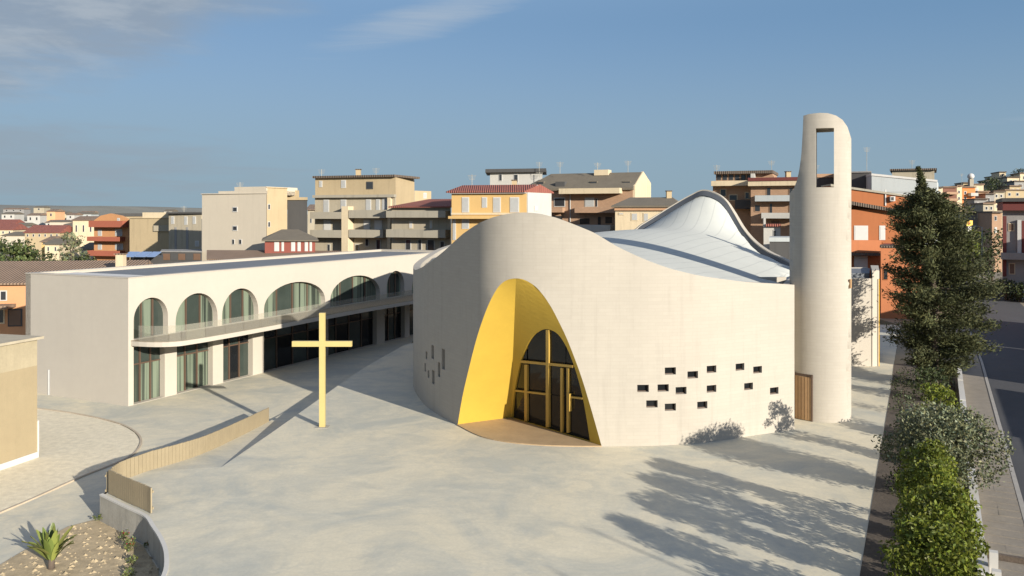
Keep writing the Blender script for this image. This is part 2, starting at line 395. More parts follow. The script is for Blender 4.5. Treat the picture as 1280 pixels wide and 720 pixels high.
# ramp falling beside the drop
mb = MB(); rl = [(-15.05, 33.4), (-13.9, 36.4), (-13.5, 40.5), (-13.2, 44.5), (-13.1, 48.5)]; rr = [(-12.07, 34.1), (-11.84, 36.5), (-11.5, 40.5), (-11.15, 44.5), (-10.85, 48.6)]
def ramp_z(y): return -max(0.0, min(1.0, (y-33.7)/14.6))*1.0
mb.add([(x, y, ramp_z(y)+0.002) for x, y in rl]+[(x+0.02, y, ramp_z(y)+0.002) for x, y in rr], [(i, 5+i, 6+i, 1+i) for i in range(4)])
struct('ramp', mb, M_PLAZA)
# lower courtyard, gravel bed, planter soil
sheet('courtyard', [(-60, 10), (-11, 10), (-9, 30), (-9, 80), (-60, 80)], LOW, M_PLAZA)
gpx = [(-60, 668), (0, 641), (40, 624), (100, 597), (150, 577), (168, 566), (175, 552), (168, 541), (150, 531), (120, 523), (85, 516.5), (50, 512), (-60, 500)]
gp = [onz(x, y, LOW)[:2] for x, y in gpx]
sheet('gravel_bed', gp, LOW+0.02, M_GRAVEL)
mb = MB(); gi = [Vector((*p, 0)) for p in catmull(gp, 6)]
for i in range(len(gi)-1):
    t = (gi[i+1]-gi[i]).normalized(); n = Vector((t.y, -t.x, 0)); a, b = gi[i], gi[i+1]
    mb.add([(p.x+n.x*w, p.y+n.y*w, z) for w in (0, 0.1) for p in (a, b) for z in (LOW, LOW+0.06)], [(1, 3, 7, 5), (0, 1, 3, 2), (4, 6, 7, 5)])
struct('gravel_edging', mb, mat('edging stone', (0.40, 0.33, 0.24), 0.9, 0.2, 2))
soil = [onz(x, y, LOW)[:2] for x, y in [(-80, 745), (0, 707), (45, 680), (85, 659), (124, 649)]] + [(-15.3, 30.6), (-13.97, 29.45), (-12.8, 28.4), (-11.4, 26.4), (-10.2, 23.8), (-10.1, 21), (-11, 17), (-14, 10), (-26, 10)]
sheet('planter_soil', soil, LOW+0.03, M_DRYSOIL)
# clods and pebbles lying on the planter soil
mb = MB()
cnt = 0
while cnt < 900:
    x, y = rng.uniform(-22, -10), rng.uniform(20, 31)
    if not inpoly((x, y), soil): continue
    cnt += 1; r = abs(rng.normal(0.0, 0.05))+0.015; c = Vector((x, y, LOW+0.03))
    k = [c+Vector((math.cos(a)*r*rng.uniform(.7, 1.3), math.sin(a)*r*rng.uniform(.7, 1.3), 0)) for a in (0, 1.26, 2.5, 3.8, 5.0)]
    mb.add([*k, c+Vector((rng.uniform(-.3, .3)*r, rng.uniform(-.3, .3)*r, r*0.6))], [(i, (i+1) % 5, 5) for i in range(5)])
o = struct('soil_clods', mb, M_DRYSOIL); tag(o, 'loose clods of dry soil in the planter', kind='stuff')
# street: road, planting strip, pavement
sheet('upper_ground', [(-2.2, -60), (400, -60), (400, 400), (30, 400), (37, 78), (26.8, 57.5), (23.5, 50.7), (10.1, 23.8)], -0.03, M_EARTH, thick=1.0)
strip = [(-2, -0.3), (10.1, 23.8), (23.5, 50.7), (26.8, 57.5), (31.1, 57.9), (13.5, 23.8), (1.4, -0.3)]
sheet('planting_strip', strip, 0.012, M_SOIL)
road_c = catmull([(-1.5, -16), (8.5, 3.5), (19.1, 24.0), (35.2, 56.2), (50, 85), (60.5, 106), (71, 131), (83, 160), (100, 205)], 6)
def strip_mesh(path, w0, w1, z):
    mb = MB(); ps = [Vector((*p[:2], 0)) for p in path]; k = len(ps); vs = []
    for i in range(k):
        t = (ps[min(i+1, k-1)]-ps[max(i-1, 0)]).normalized(); n = Vector((t.y, -t.x, 0))
        vs += [(*(ps[i]+n*w0)[:2], z), (*(ps[i]+n*w1)[:2], z)]
    return mb.add(vs, [(2*i, 2*i+1, 2*i+3, 2*i+2) for i in range(k-1)])
struct('road', strip_mesh(road_c, -3.5, 3.6, -0.018), M_ASPH)
SW0, SW1 = Vector((13.5, 23.8, 0))-Vector((12.1, 24.1, 0)), Vector((34, 63.4, 0))
sw = struct('pavement', strip_mesh([(1.5, 0), (13.6, 23.8), (32, 59), (40, 75), (52, 98), (60, 115)], 0, 1.45, 0.03), M_PAVE)
mbk = MB(); mbk.add([], [])
kerb = struct('kerb', strip_mesh([(2.8, -0.75), (14.9, 23.05), (33.3, 58.25), (41.3, 74.2), (53.3, 97.2)], 0.0, 0.16, 0.05), mat('kerb stone', (0.30, 0.28, 0.25), 0.9, 0.2, 2))
# paving slabs of the pavement, each a slightly uneven piece
sl = MB().box(-0.34, 0.34, -0.32, 0.32, -0.03, 0.012); slab_me = mesh_of('paving_slab', sl.v, sl.f, M_PAVE); recalc(slab_me)
dirp = Vector((0.4636, 0.886, 0)); nrm = Vector((0.886, -0.4636, 0))
for i in range(34):
    for j in range(2):
        o = bpy.data.objects.new('paving_slab', slab_me); C.objects.link(o); o.parent = sw
        p = Vector((11.8, 20.3, 0))+dirp*(i*0.71)+nrm*(0.42+j*0.68)
        o.location = (p.x, p.y, 0.03+random.uniform(0.0, 0.008)); o.rotation_euler = (random.uniform(-.006, .006), random.uniform(-.006, .006), math.atan2(dirp.y, dirp.x)-math.pi/2)
# far hills and the town's slope on the right
def heightfield(name, x0, x1, y0, y1, nx, ny, fz, m):
    mb = MB(); vs = []
    for j in range(ny+1):
        for i in range(nx+1):
            x = x0+(x1-x0)*i/nx; y = y0+(y1-y0)*j/ny; vs.append((x, y, fz(x, y)))
    mb.add(vs, [(j*(nx+1)+i, j*(nx+1)+i+1, (j+1)*(nx+1)+i+1, (j+1)*(nx+1)+i) for j in range(ny) for i in range(nx)])
    return struct(name, mb, m, smooth=True)
def sstep(a, b, v): t = max(0, min(1, (v-a)/(b-a))); return t*t*(3-2*t)
def hill_z(x, y): return -1.2+19.0*sstep(135, 330, y)*sstep(20, 95, x-0.22*(y-150))
M_SCRUB = mat('scrubby hillside', (0.085, 0.085, 0.05), 0.95, 0.4, 0.06, 0.3, 1)
heightfield('hillside', 40, 500, 130, 620, 46, 49, hill_z, M_SCRUB)
M_FAR = mat('far dry hills', (0.16, 0.155, 0.125), 0.95, 0.35, 0.012)
def far_z(x, y):
    e = sstep(700, 1150, y)
    return -1.5+e*(12+11*sstep(-430, -640, x)+2*math.sin(x*0.009+1)+1.2*math.sin(x*0.031)+.8*math.sin(x*.083+y*.01))
heightfield('far_hills', -1600, 1400, 690, 1700, 120, 20, far_z, M_FAR)

# ================================================================== CHURCH
church = thing('church', 'curved pale stone church with undulating roofline and a yellow pointed porch', 'church', (4, 45, 0))
WALL = [(-4.5, 66), (-5.6, 62), (-6.2, 58), (-6.38, 54.5), (-6.2, 51.4), (-5.7, 48.4), (-4.75, 45.0), (-3.75, 42.7), (-2.71, 40.8), (-1.5, 38.75), (-0.26, 37.75), (1.2, 37.24), (2.2, 37.1), (3.25, 37.04), (4.06, 37.05), (4.71, 37.08), (6.7, 37.2), (8.92, 37.7), (11.16, 38.75), (13.78, 39.97)]
wc = catmull(WALL, 12); W = np.array(wc); seg = np.r_[0, np.cumsum(np.hypot(*(W[1:]-W[:-1]).T))]
I0 = 5*12                                     # first sample seen from the front
wpx = CX+FPX*W[:, 0]/W[:, 1]
TOP = [(519, 338), (529, 333.5), (541, 325), (555, 314), (578, 292.5), (598, 279), (617, 271), (641, 266), (655, 265.3), (672, 267), (695, 272), (719, 281), (742, 290.5), (773, 309), (805, 324), (836, 335.5), (875, 345), (930, 352.5), (993, 356)]
ztop = np.zeros(len(W))
for i in range(len(W)):
    if i >= I0: ztop[i] = H-(np.interp(wpx[i], [t[0] for t in TOP], [t[1] for t in TOP])-HZ)/FPX*W[i, 1]
    else: ztop[i] = np.interp(i, [0, 12, 24, 36, 48, I0], [8.2, 7.9, 7.5, 7.25, 7.15, ztop[I0] or 7.2])
k0 = H-(338-HZ)/FPX*W[I0, 1]
for i in range(I0): ztop[i] = np.interp(i, [0, 12, 24, 36, 48, I0], [8.2, 7.9, 7.5, 7.3, 7.2, k0])
for _ in range(3): ztop[1:-1] = (ztop[:-2]+2*ztop[1:-1]+ztop[2:])/4
tang = np.gradient(W, axis=0); tang /= np.linalg.norm(tang, axis=1)[:, None]; nin = np.c_[-tang[:, 1], tang[:, 0]]     # inward normal
def at_s(s): return float(np.interp(s, seg, W[:, 0])), float(np.interp(s, seg, W[:, 1]))
def nin_s(s): return float(np.interp(s, seg, nin[:, 0])), float(np.interp(s, seg, nin[:, 1]))
def px_s(px):                                 # arc length of the front wall seen at a photo column
    return float(np.interp(px, wpx[I0:], seg[I0:]))
def sz(px, py):
    s = px_s(px); x, y = at_s(s); return (s, H-(py-HZ)/FPX*y)
TH = 0.45
def wf(s, z): x, y = at_s(s); return (x, y, z)
def wb(s, z, t=TH): x, y = at_s(s); n = nin_s(s); return (x+n[0]*t, y+n[1]*t, z)
ARCH = [(572, 531.7), (578, 496), (587, 457), (597, 419), (604, 398), (611, 380), (617, 368), (623, 358.5), (630, 352), (637, 349), (645, 348), (653, 349), (661, 352.5), (669, 358), (677, 366.5), (684, 376), (691, 387.5), (699, 403), (708, 422), (718, 447), (728, 475), (738, 508), (746, 536), (752, 557)]
arch = [sz(*p) for p in ARCH]; arch[0] = (arch[0][0], 0.02); arch[-1] = (arch[-1][0], 0.02)
arch_s = [arch[0]] + catmull(arch, 3)[1:-1] + [arch[-1]]
hole_arch = [tuple(map(float, p)) for p in arch_s]
WIN_R = [(803.8, 485.6), (829, 485), (851.4, 488.3), (838, 463.8), (866, 468.6), (889.5, 461.6), (889.5, 486), (925, 458.7), (947, 462.2), (935.7, 483), (967.8, 488.5), (815, 505), (838, 509), (878, 506.4)]
WIN_L = [(540.7, 440, 0.42, 0.72), (554, 449, 0.40, 1.05), (533, 444, 0.38, 0.42), (531.5, 459, 0.36, 0.45), (541.5, 471.5, 0.42, 0.72), (548.7, 462, 0.36, 0.75), (535.5, 467.5, 0.34, 0.40)]
wins = []
for px, py in WIN_R: s, z = sz(px, py); wins.append((s, z, 0.265, 0.165, px, py))
for px, py, w, h in WIN_L: s, z = sz(px, py); wins.append((s, z, w/2, h/2, px, py))
holes = [hole_arch] + [[(s-w, z-h), (s+w, z-h), (s+w, z+h), (s-w, z+h)] for s, z, w, h, _, _ in wins]
outer = [(float(s), -1.02) for s in np.linspace(0, seg[-1], 90)] + [(float(s), float(z)) for s, z in zip(seg[::-3], ztop[::-3])]
uv, tri, loops = cdt(outer, holes, 0.7)
part('front_wall', thick_sheet(uv, tri, loops, wf, wb), M_STONE, church, smooth=False, fix=False)
o = church.children[-1]; nface = len(tri)
sm = [i < 2*nface for i in range(len(o.data.polygons))]; o.data.polygons.foreach_set('use_smooth', sm); recalc(o.data)
# little recessed windows: dark glass set back in each opening
for s, z, w, h, px, py in wins:
    wn = part('small_window', MB().add([wb(s-w, z-h, 0.20), wb(s+w, z-h, 0.20), wb(s+w, z+h, 0.20), wb(s-w, z+h, 0.20)], [(0, 1, 2, 3)]), M_DGLASS, church)
    fr = MB()
    for a0, a1, c0, c1 in ((-w, w, -h, -h+0.035), (-w, w, h-0.035, h), (-w, -w+0.035, -h+.035, h-.035), (w-0.035, w, -h+.035, h-.035)):
        fr.add([wb(s+a, z+c, t) for t in (0.15, 0.195) for c in (c0, c1) for a in (a0, a1)], [(0, 1, 3, 2), (4, 6, 7, 5), (0, 4, 5, 1), (2, 3, 7, 6), (0, 2, 6, 4), (1, 5, 7, 3)])
    part('frame', fr, M_BROWN, wn)
# back and right side wall
def yz(px, py, y): p = ony(px, py, y); return (p[0], p[1], p[2])
BACK = [(13.60, 40.30, 6.95), (14.4, 42.5, 6.9), (15.8, 46, 6.85), (18.0, 51, 6.8), (19.6, 56, 6.95), yz(985, 324, 59.5), yz(964, 314, 62), yz(946, 301, 64), yz(932, 285, 65.3), yz(920, 265.5, 66.3), yz(909, 250, 67), yz(896, 241, 67.6), yz(880, 237, 68.2), yz(865, 243, 68.7), yz(848, 252, 69.1), yz(825, 265.7, 69.4), yz(802, 279.6, 69.4), yz(784, 289.5, 69.3), (6, 69.1, 8.9), (1, 68.5, 8.5), (-3, 67.4, 8.3), (-4.5, 66, 8.2)]
bc = np.array(catmull(BACK, 6)); bt = np.gradient(bc[:, :2], axis=0); bt /= np.linalg.norm(bt, axis=1)[:, None]; bn = np.c_[-bt[:, 1], bt[:, 0]]
mb = MB(); n = len(bc)
for k, (off) in enumerate((0.0, 0.42)):
    pass
vo = [(bc[i, 0], bc[i, 1], z) for i in range(n) for z in (-1.02, bc[i, 2])]
vi = [(bc[i, 0]+bn[i, 0]*.30, bc[i, 1]+bn[i, 1]*.30, z) for i in range(n) for z in (-1.02, bc[i, 2])]
mb.add(vo, [(2*i, 2*i+2, 2*i+3, 2*i+1) for i in range(n-1)]); mb.add(vi, [(2*i, 2*i+1, 2*i+3, 2*i+2) for i in range(n-1)])
mb.add([vo[2*i+1] for i in range(n)]+[vi[2*i+1] for i in range(n)], [(i, i+1, n+i+1, n+i) for i in range(n-1)])
part('rear_wall', mb, M_STONE, church, smooth=False, fix=False)
# roof membrane: sags between the wall tops and a spine from the porch hump to the rear hump
inner = [(W[i, 0]+nin[i, 0]*.40, W[i, 1]+nin[i, 1]*.40, ztop[i]-0.32) for i in range(0, len(W), 4)] + [(bc[i, 0]+bn[i, 0]*.36, bc[i, 1]+bn[i, 1]*.36, bc[i, 2]-0.50) for i in range(1, n-1, 2)]
rp, rt, rl_ = cdt([p[:2] for p in inner], [], 0.85)
rz = np.full(len(rp), 8.5); fixed = np.zeros(len(rp), bool)
for k, i in enumerate(rl_[0]): rz[i] = inner[k][2]; fixed[i] = True
SP = np.array([(0.8, 38.2, 10.1), (2.5, 43, 9.75), (5.2, 48.8, 9.45), (7.6, 53.6, 9.35), (10, 58, 10.05), (12.6, 62.6, 10.95), (15, 66.5, 11.85)])
for i, p in enumerate(rp):
    if fixed[i]: continue
    d = np.hypot(SP[:, 0]-p[0], SP[:, 1]-p[1])
    spx = np.interp(p[1], SP[:, 1], SP[:, 0])
    if abs(spx-p[0]) < 0.55 and 40 < p[1] < 65: rz[i] = np.interp(p[1], SP[:, 1], SP[:, 2]); fixed[i] = True
adj = [set() for _ in rp]
for t in rt:
    for a in range(3): adj[t[a]].update((t[(a+1) % 3], t[(a+2) % 3]))
adjl = [np.array(sorted(a)) for a in adj]
bfix = np.zeros(len(rp), bool); bfix[rl_[0]] = True
for it in range(420):
    for i in range(len(rp)):
        if len(adjl[i]) and not (fixed[i] if it < 400 else bfix[i]): rz[i] = rz[adjl[i]].mean()
RPX = np.array([p[0] for p in rp]); RPY = np.array([p[1] for p in rp])
mb = MB(); mb.add([(p[0], p[1], rz[i]) for i, p in enumerate(rp)], rt)
part('roof', mb, M_ROOFW, church, smooth=True)
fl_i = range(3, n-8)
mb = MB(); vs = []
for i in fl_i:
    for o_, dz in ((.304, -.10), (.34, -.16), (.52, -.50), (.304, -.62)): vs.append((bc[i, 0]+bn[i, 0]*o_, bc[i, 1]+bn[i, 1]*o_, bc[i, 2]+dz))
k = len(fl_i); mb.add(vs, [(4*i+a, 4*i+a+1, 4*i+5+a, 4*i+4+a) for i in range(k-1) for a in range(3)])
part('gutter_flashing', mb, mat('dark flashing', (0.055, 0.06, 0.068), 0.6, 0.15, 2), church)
# upstand across the roof's low right corner
mb = MB(); mb.obox((12.05, 45.6, 0), (1, 0.12, 0), (-0.12, 1, 0), Z, 0, 3.35, 0, 0.3, 5.5, 6.98)
part('roof_upstand', mb, M_STONE, church)
# porch: two yellow surfaces run from the two halves of the arch to one leaning crease
KX, KY = -0.08, 42.2
ka = max(range(len(hole_arch)), key=lambda i: hole_arch[i][1]); ZA = hole_arch[ka][1]
AXp, AYp = at_s(hole_arch[ka][0])
lft = sorted([(z, *at_s(s)) for s, z in hole_arch[:ka+1]]); rgt = sorted([(z, *at_s(s)) for s, z in hole_arch[ka:]])
def edge_at(tab, z): return tuple(float(np.interp(z, [t[0] for t in tab], [t[k] for t in tab])) for k in (1, 2))
def crease(z): f = max(0.0, min(1.0, z/ZA)); return (KX+(AXp-KX)*f, KY+(AYp+.02-KY)*f)
def surf(lam, z, tab, off=0.0):
    cx_, cy_ = crease(z); ex, ey = edge_at(tab, z); dx, dy = ex-cx_, ey-cy_; l = math.hypot(dx, dy) or 1
    return (cx_+dx*lam-dy/l*off*(-1 if tab is rgt else 1), cy_+dy*lam+dx/l*off*(-1 if tab is rgt else 1)-0.0, z)
def ruled(tab):
    mb = MB(); zs = [-.02]+[ZA*(1-(1-u)**2.6)-.004*u for u in np.linspace(0.02, 1, 34)]; nl = 8
    mb.add([surf(l/nl, z, tab) for z in zs for l in range(nl+1)], [(j*(nl+1)+l, j*(nl+1)+l+1, (j+1)*(nl+1)+l+1, (j+1)*(nl+1)+l) for j in range(len(zs)-1) for l in range(nl)])
    return mb
part('porch_side_wall', ruled(lft), M_YEL, church, smooth=True, fix=False)
def hit(px, py):                              # photo pixel to the rear porch surface: (share of the way from crease to arch, height)
    dx, dy, dz = ray(px, py)
    def f(t):
        z = H+dz*t; cx_, cy_ = crease(z); ex, ey = edge_at(rgt, z); return (dx*t-cx_)*(ey-cy_)-(t-cy_)*(ex-cx_)
    t0, t1 = 36.3, 44.0
    for _ in range(50):
        tm = (t0+t1)/2
        if f(t0)*f(tm) <= 0: t1 = tm
        else: t0 = tm
    z = H+dz*t0; cx_, cy_ = crease(z); ex, ey = edge_at(rgt, z)
    return (((dx*t0-cx_)*(ex-cx_)+(t0-cy_)*(ey-cy_))/((ex-cx_)**2+(ey-cy_)**2), z)
DOOR = [(639.5, 524), (643, 490), (650, 455), (657, 436), (664, 423), (672, 415), (681, 411.5), (690, 413), (698, 418.5), (706, 430), (713, 445), (721, 468), (728, 495), (734, 528), (737.5, 552)]
DOORS = [DOOR[0]] + [tuple(map(float, p)) for p in catmull(DOOR, 3)[1:-1]] + [DOOR[-1]]
def hz(p): l, z = hit(*p); return (max(0.02, min(.985, l)), max(.055, z))
dps = [hz(p) for p in DOORS]
uv, tri, loops = cdt([(0.0, -.02)]+[(x/6, -.02) for x in range(1, 6)]+[(1.0, -.02)]+[(1.0, z) for z in np.linspace(.4, ZA-.25, 18)]+[(1.0, ZA-d_) for d_ in (.18, .12, .075, .045, .025, .012)]+[(1.0, ZA-.004), (0.0, ZA-.004)]+[(0.0, ZA-d_) for d_ in (.012, .025, .045, .075, .12, .18)]+[(0.0, z) for z in np.linspace(ZA-.25, .4, 18)], [dps], 0.25)
part('porch_rear_wall', thick_sheet(uv, tri, loops, lambda a, z: surf(a, z, rgt), lambda a, z: surf(a, z, rgt, -0.16), skip=(0,)), M_YEL, church, fix=False)
fl = [(at_s(s)[0], at_s(s)[1]) for s in np.linspace(arch[0][0], arch[-1][0], 24)]
fl = [(x-nin_s(s)[0]*0.05, y-nin_s(s)[1]*0.05) for (x, y), s in zip(fl, np.linspace(arch[0][0], arch[-1][0], 24))]
part('porch_floor', MB().prism(fl+[(KX, KY)], -0.02, 0.05, bottom=False), M_TERR, church)
# glazed entrance: panes between yellow bars
def sq(p, off): l, z = hz(p); return surf(l, z, rgt, off)
gl = part('glazed_entrance', MB().add([surf(l, z, rgt, -.17) for l, z in dps], [tuple(range(len(dps)))]), M_DGLASS, church)
AXP = [657.5, 684.5, 706.0]
def rowline(y0, y1): k = (y1-y0)/(735-642); return lambda x: y0+(x-642)*k       # a level bar falls to the right in perspective
ROW = [rowline(451, 460), rowline(488, 499)]
for i, (x0, x1) in enumerate(zip([600]+AXP, AXP+[760])):
    for y0, y1 in ((None, ROW[0]), (ROW[0], ROW[1]), (ROW[1], None)):
        c = clip(clip(DOORS, 1, 0, x0+.8), -1, 0, -x1+.8)
        if y0: k = (y0(743)-y0(642))/101; c = clip(c, -k, 1, y0(642)-642*k+.8)
        if y1: k = (y1(743)-y1(642))/101; c = clip(c, k, -1, -(y1(642)-642*k)+.8)
        if len(c) < 3: continue
        k = len(c); part('pane', MB().add([sq(p, -.10) for p in c]+[sq(p, -.135) for p in c], [tuple(range(k))]+[(q, (q+1) % k, k+(q+1) % k, k+q) for q in range(k)]), M_DGLASS, gl)
def pbar(p, q, w, f=0.03, nseg=6):
    mb = MB(); d = Vector((q[0]-p[0], q[1]-p[1])); l = d.length; nx_, ny_ = -d.y/l*w/2, d.x/l*w/2; vs = []
    for i in range(nseg+1):
        x, y = p[0]+d.x*i/nseg, p[1]+d.y*i/nseg
        vs += [sq((x+nx_, y+ny_), f), sq((x-nx_, y-ny_), f), sq((x-nx_, y-ny_), -.14), sq((x+nx_, y+ny_), -.14)]
    fs = [(4*i+a, 4*i+(a+1) % 4, 4*i+4+(a+1) % 4, 4*i+4+a) for i in range(nseg) for a in range(4)]+[(0, 1, 2, 3), (4*nseg, 4*nseg+3, 4*nseg+2, 4*nseg+1)]
    return mb.add(vs, fs)
part('mullion', pbar((AXP[1], 412.5), (AXP[1], 534), 3.6), M_GOLD, gl)
part('mullion', pbar((AXP[0], 456), (AXP[0], 526.5), 3.2), M_GOLD, gl)
for q in (-4.2, 3.6): part('mullion', pbar((AXP[2]+q, 460), (AXP[2]+q, 541), 2.6, .01), M_GOLD, gl)
part('transom', pbar((651, ROW[0](651)), (716, ROW[0](716)), 3.0, .02), M_GOLD, gl)
part('transom', pbar((644, ROW[1](644)), (AXP[1]-2, ROW[1](AXP[1]-2)), 2.2, .02), M_GOLD, gl)
part('transom', pbar((AXP[2]+6, ROW[1](AXP[2]+6)), (728, ROW[1](728)), 2.2, .02), M_GOLD, gl)
part('door_handle', pbar((712.5, 492), (712.5, 514), 1.6, .09), M_GOLD, gl)

# ================================================================== BELL TOWER
TC = Vector((15.98, 42.5, 0)); rot = R(-21.5); tx = Vector((math.cos(rot), math.sin(rot), 0)); ty = Vector((-math.sin(rot), math.cos(rot), 0))
TA, TB = 1.50, 1.18
def tpx(xl): p = TC+tx*xl; return CX+FPX*p.x/p.y
tower = thing('bell_tower', 'slender pale stone bell tower with a tall rectangular opening near its curved top', 'bell tower', (TC.x, TC.y, 0))
prof_px = [(980, 243), (987, 242), (993, 236), (997, 226), (1000, 213), (1002.5, 195), (1004, 172), (1005, 146.5), (1012, 145), (1025, 144.3), (1035, 145), (1045, 148), (1053, 153), (1059, 161), (1063, 172), (1070, 190)]
xs_t = np.linspace(-TA, TA, 97)
def ttop(x): return H-(np.interp(tpx(x), [p[0] for p in prof_px], [p[1] for p in prof_px])-HZ)/FPX*TC.y
def tp(x, z, sgn): y = TB*math.sqrt(max(0, 1-(x/TA)**2)); p = TC+tx*x+ty*(sgn*y); return (p.x, p.y, z)
xa = float(np.interp(1020.5, [tpx(x) for x in xs_t], xs_t)); xb = float(np.interp(1042.5, [tpx(x) for x in xs_t], xs_t))
zo0, zo1 = H+(268-235)/FPX*TC.y, H+(268-163)/FPX*TC.y
hole_t = densify([(xa, zo0), (xb, zo0), (xb, zo1), (xa, zo1)], 0.12)
th = np.linspace(-math.pi/2, math.pi/2, 41); bx_ = [TA*math.sin(t) for t in th]
outer = [(float(x), -0.05) for x in bx_] + [(float(x), float(ttop(x))) for x in sorted(set(list(xs_t)+[]), reverse=True)]
outer = [outer[i] for i in range(len(outer)) if i == 0 or math.dist(outer[i], outer[i-1]) > 1e-4]
side = []
for z in np.arange(0.6, ttop(TA)-0.3, 0.6): side.append((TA, float(z)))
nb = len(bx_)
left_side = [(-TA, float(z)) for z in np.arange(ttop(-TA)-0.4, 0.3, -0.6)]
outer = outer[:nb]+side+outer[nb:]+left_side
uv, tri, loops = cdt(outer, [hole_t], 0)
# extra columns so the shaft is round
pts_in = []
ext = [(float(x), float(z)) for x in bx_[1:-1] for z in np.arange(0.4, ttop(x)-0.25, 0.55) if not (xa-.08 < x < xb+.08 and zo0-.1 < z < zo1+.1)]
pts = outer+hole_t+ext; no, nh = len(outer), len(hole_t)
edges = [(i, (i+1) % no) for i in range(no)]+[(no+i, no+(i+1) % nh) for i in range(nh)]
vv, _, ff, ov, _, _ = G.delaunay_2d_cdt([Vector(p) for p in pts], edges, [], 0, 1e-6)
bk = {}
for i, o_ in enumerate(ov):
    for k in o_: bk[k] = i
vv = [tuple(v) for v in vv]
tri = [tuple(f) for f in ff if inpoly((sum(vv[i][0] for i in f)/3, sum(vv[i][1] for i in f)/3), outer) and not inpoly((sum(vv[i][0] for i in f)/3, sum(vv[i][1] for i in f)/3), hole_t)]
mb = MB(); mb.add([tp(*p, -1) for p in vv], tri); mb.add([tp(*p, 1) for p in vv], [t[::-1] for t in tri])
for loop in ([bk[i] for i in range(no)], [bk[no+i] for i in range(nh)]):
    k = len(loop); mb.add([tp(*vv[i], -1) for i in loop]+[tp(*vv[i], 1) for i in loop], [(i, (i+1) % k, k+(i+1) % k, k+i) for i in range(k)])
sh = part('shaft', mb, M_STONE, tower, fix=False)
sh.data.polygons.foreach_set('use_smooth', [i < 2*len(tri) for i in range(len(sh.data.polygons))]); 
# door at its foot: frame and planks following the curve
xd0, xd1 = [float(np.interp(p, [tpx(x) for x in xs_t], xs_t)) for p in (995.5, 1015)]
def tpo(x, z, off):
    y = -TB*math.sqrt(max(0, 1-(x/TA)**2)); nx, ny = x/TA**2, y/TB**2; l = math.hypot(nx, ny); p = TC+tx*(x+nx/l*off)+ty*(y+ny/l*off); return (p.x, p.y, z)
dr = part('door', MB().add([tpo(xd0, 0, .02), tpo(xd1, 0, .02), tpo(xd1, 2.32, .02), tpo(xd0, 2.32, .02)], [(0, 1, 2, 3)]), M_WOOD, tower)
for i in range(5):
    a0 = xd0+(xd1-xd0)*i/5+.012; a1 = xd0+(xd1-xd0)*(i+1)/5-.012
    part('plank', MB().add([tpo(a, z, o_) for o_ in (0.0, .07) for z in (.03, 2.22) for a in (a0, a1)], [(0, 1, 3, 2), (4, 6, 7, 5), (0, 4, 5, 1), (2, 3, 7, 6), (0, 2, 6, 4), (1, 5, 7, 3)]), M_WOOD, dr)
fm = MB()
for a0, a1, z0, z1 in ((xd0-.07, xd0, 0, 2.36), (xd1, xd1+.07, 0, 2.36), (xd0-.07, xd1+.07, 2.24, 2.36)):
    fm.add([tpo(a, z, o_) for o_ in (-.02, .10) for z in (z0, z1) for a in (a0, a1)], [(0, 1, 3, 2), (4, 6, 7, 5), (0, 4, 5, 1), (2, 3, 7, 6), (0, 2, 6, 4), (1, 5, 7, 3)])
part('door_frame', fm, M_BROWN, dr)
# screen wall between church corner and tower, side vent
part('vent', MB().add([tpo(1.40, z, o_) if k else tpo(1.46, z, o_) for o_ in (-.02, .06) for z in (6.75, 7.2) for k in (0, 1)], [(0, 1, 3, 2), (4, 6, 7, 5), (0, 4, 5, 1), (2, 3, 7, 6), (0, 2, 6, 4), (1, 5, 7, 3)]), M_WOOD, tower)

# ================================================================== CROSS
c0 = onz(403, 533.5, 0)
cross = thing('cross', 'tall golden yellow metal cross standing free on the plaza', 'cross', c0)
part('upright', MB().box(c0[0]-.14, c0[0]+.14, c0[1]-.1, c0[1]+.1, 0.012, H-(391-HZ)/FPX*c0[1]), M_BRASS, cross)
za, zb = H-(433-HZ)/FPX*c0[1], H-(426.3-HZ)/FPX*c0[1]
xl = (365.5-CX)/FPX*c0[1]; xr = (440-CX)/FPX*c0[1]
part('crossbar', MB().box(xl, c0[0]-.14, c0[1]-.095, c0[1]+.095, za, zb).box(c0[0]+.14, xr, c0[1]-.095, c0[1]+.095, za, zb), M_BRASS, cross)
part('base_plate', MB().box(c0[0]-.32, c0[0]+.32, c0[1]-.3, c0[1]+.3, 0.0, 0.012), M_CONC, cross)

# ================================================================== PARISH BUILDING WITH ARCADE
CO = Vector((-23.0, 49.1, 0)); PLEN, PDEP, PTOP, FLOOR = 40.0, 9.5, 6.66, 2.9
parish = thing('parish_building', 'long pale two-storey parish building with arched windows and a glass-fronted balcony', 'building', (CO.x, CO.y, LOW))
NF = Vector((0.9028, -0.43, 0))
def ft(px): r = (px-CX)/FPX; return (r*CO.y-CO.x)/(U.x-r*U.y)
def fz_(px, py): t = ft(px); return H-(py-HZ)/FPX*(CO.y+U.y*t)
def fp(t, z, off=0.0): p = CO+U*t+NF*off; return (p.x, p.y, z)
ups = [(167, 210, 372), (219.5, 272, 366.5), (277.5, 323, 360.5), (330, 406.5, 352.5), (413, 475, 344.5), (483.5, 505.5, 338.5), (515, 548, 336)]
lows = [(167, 206), (221, 266), (279, 316), (330, 471), (481, 506), (512, 548)]
holes = []; arches = []
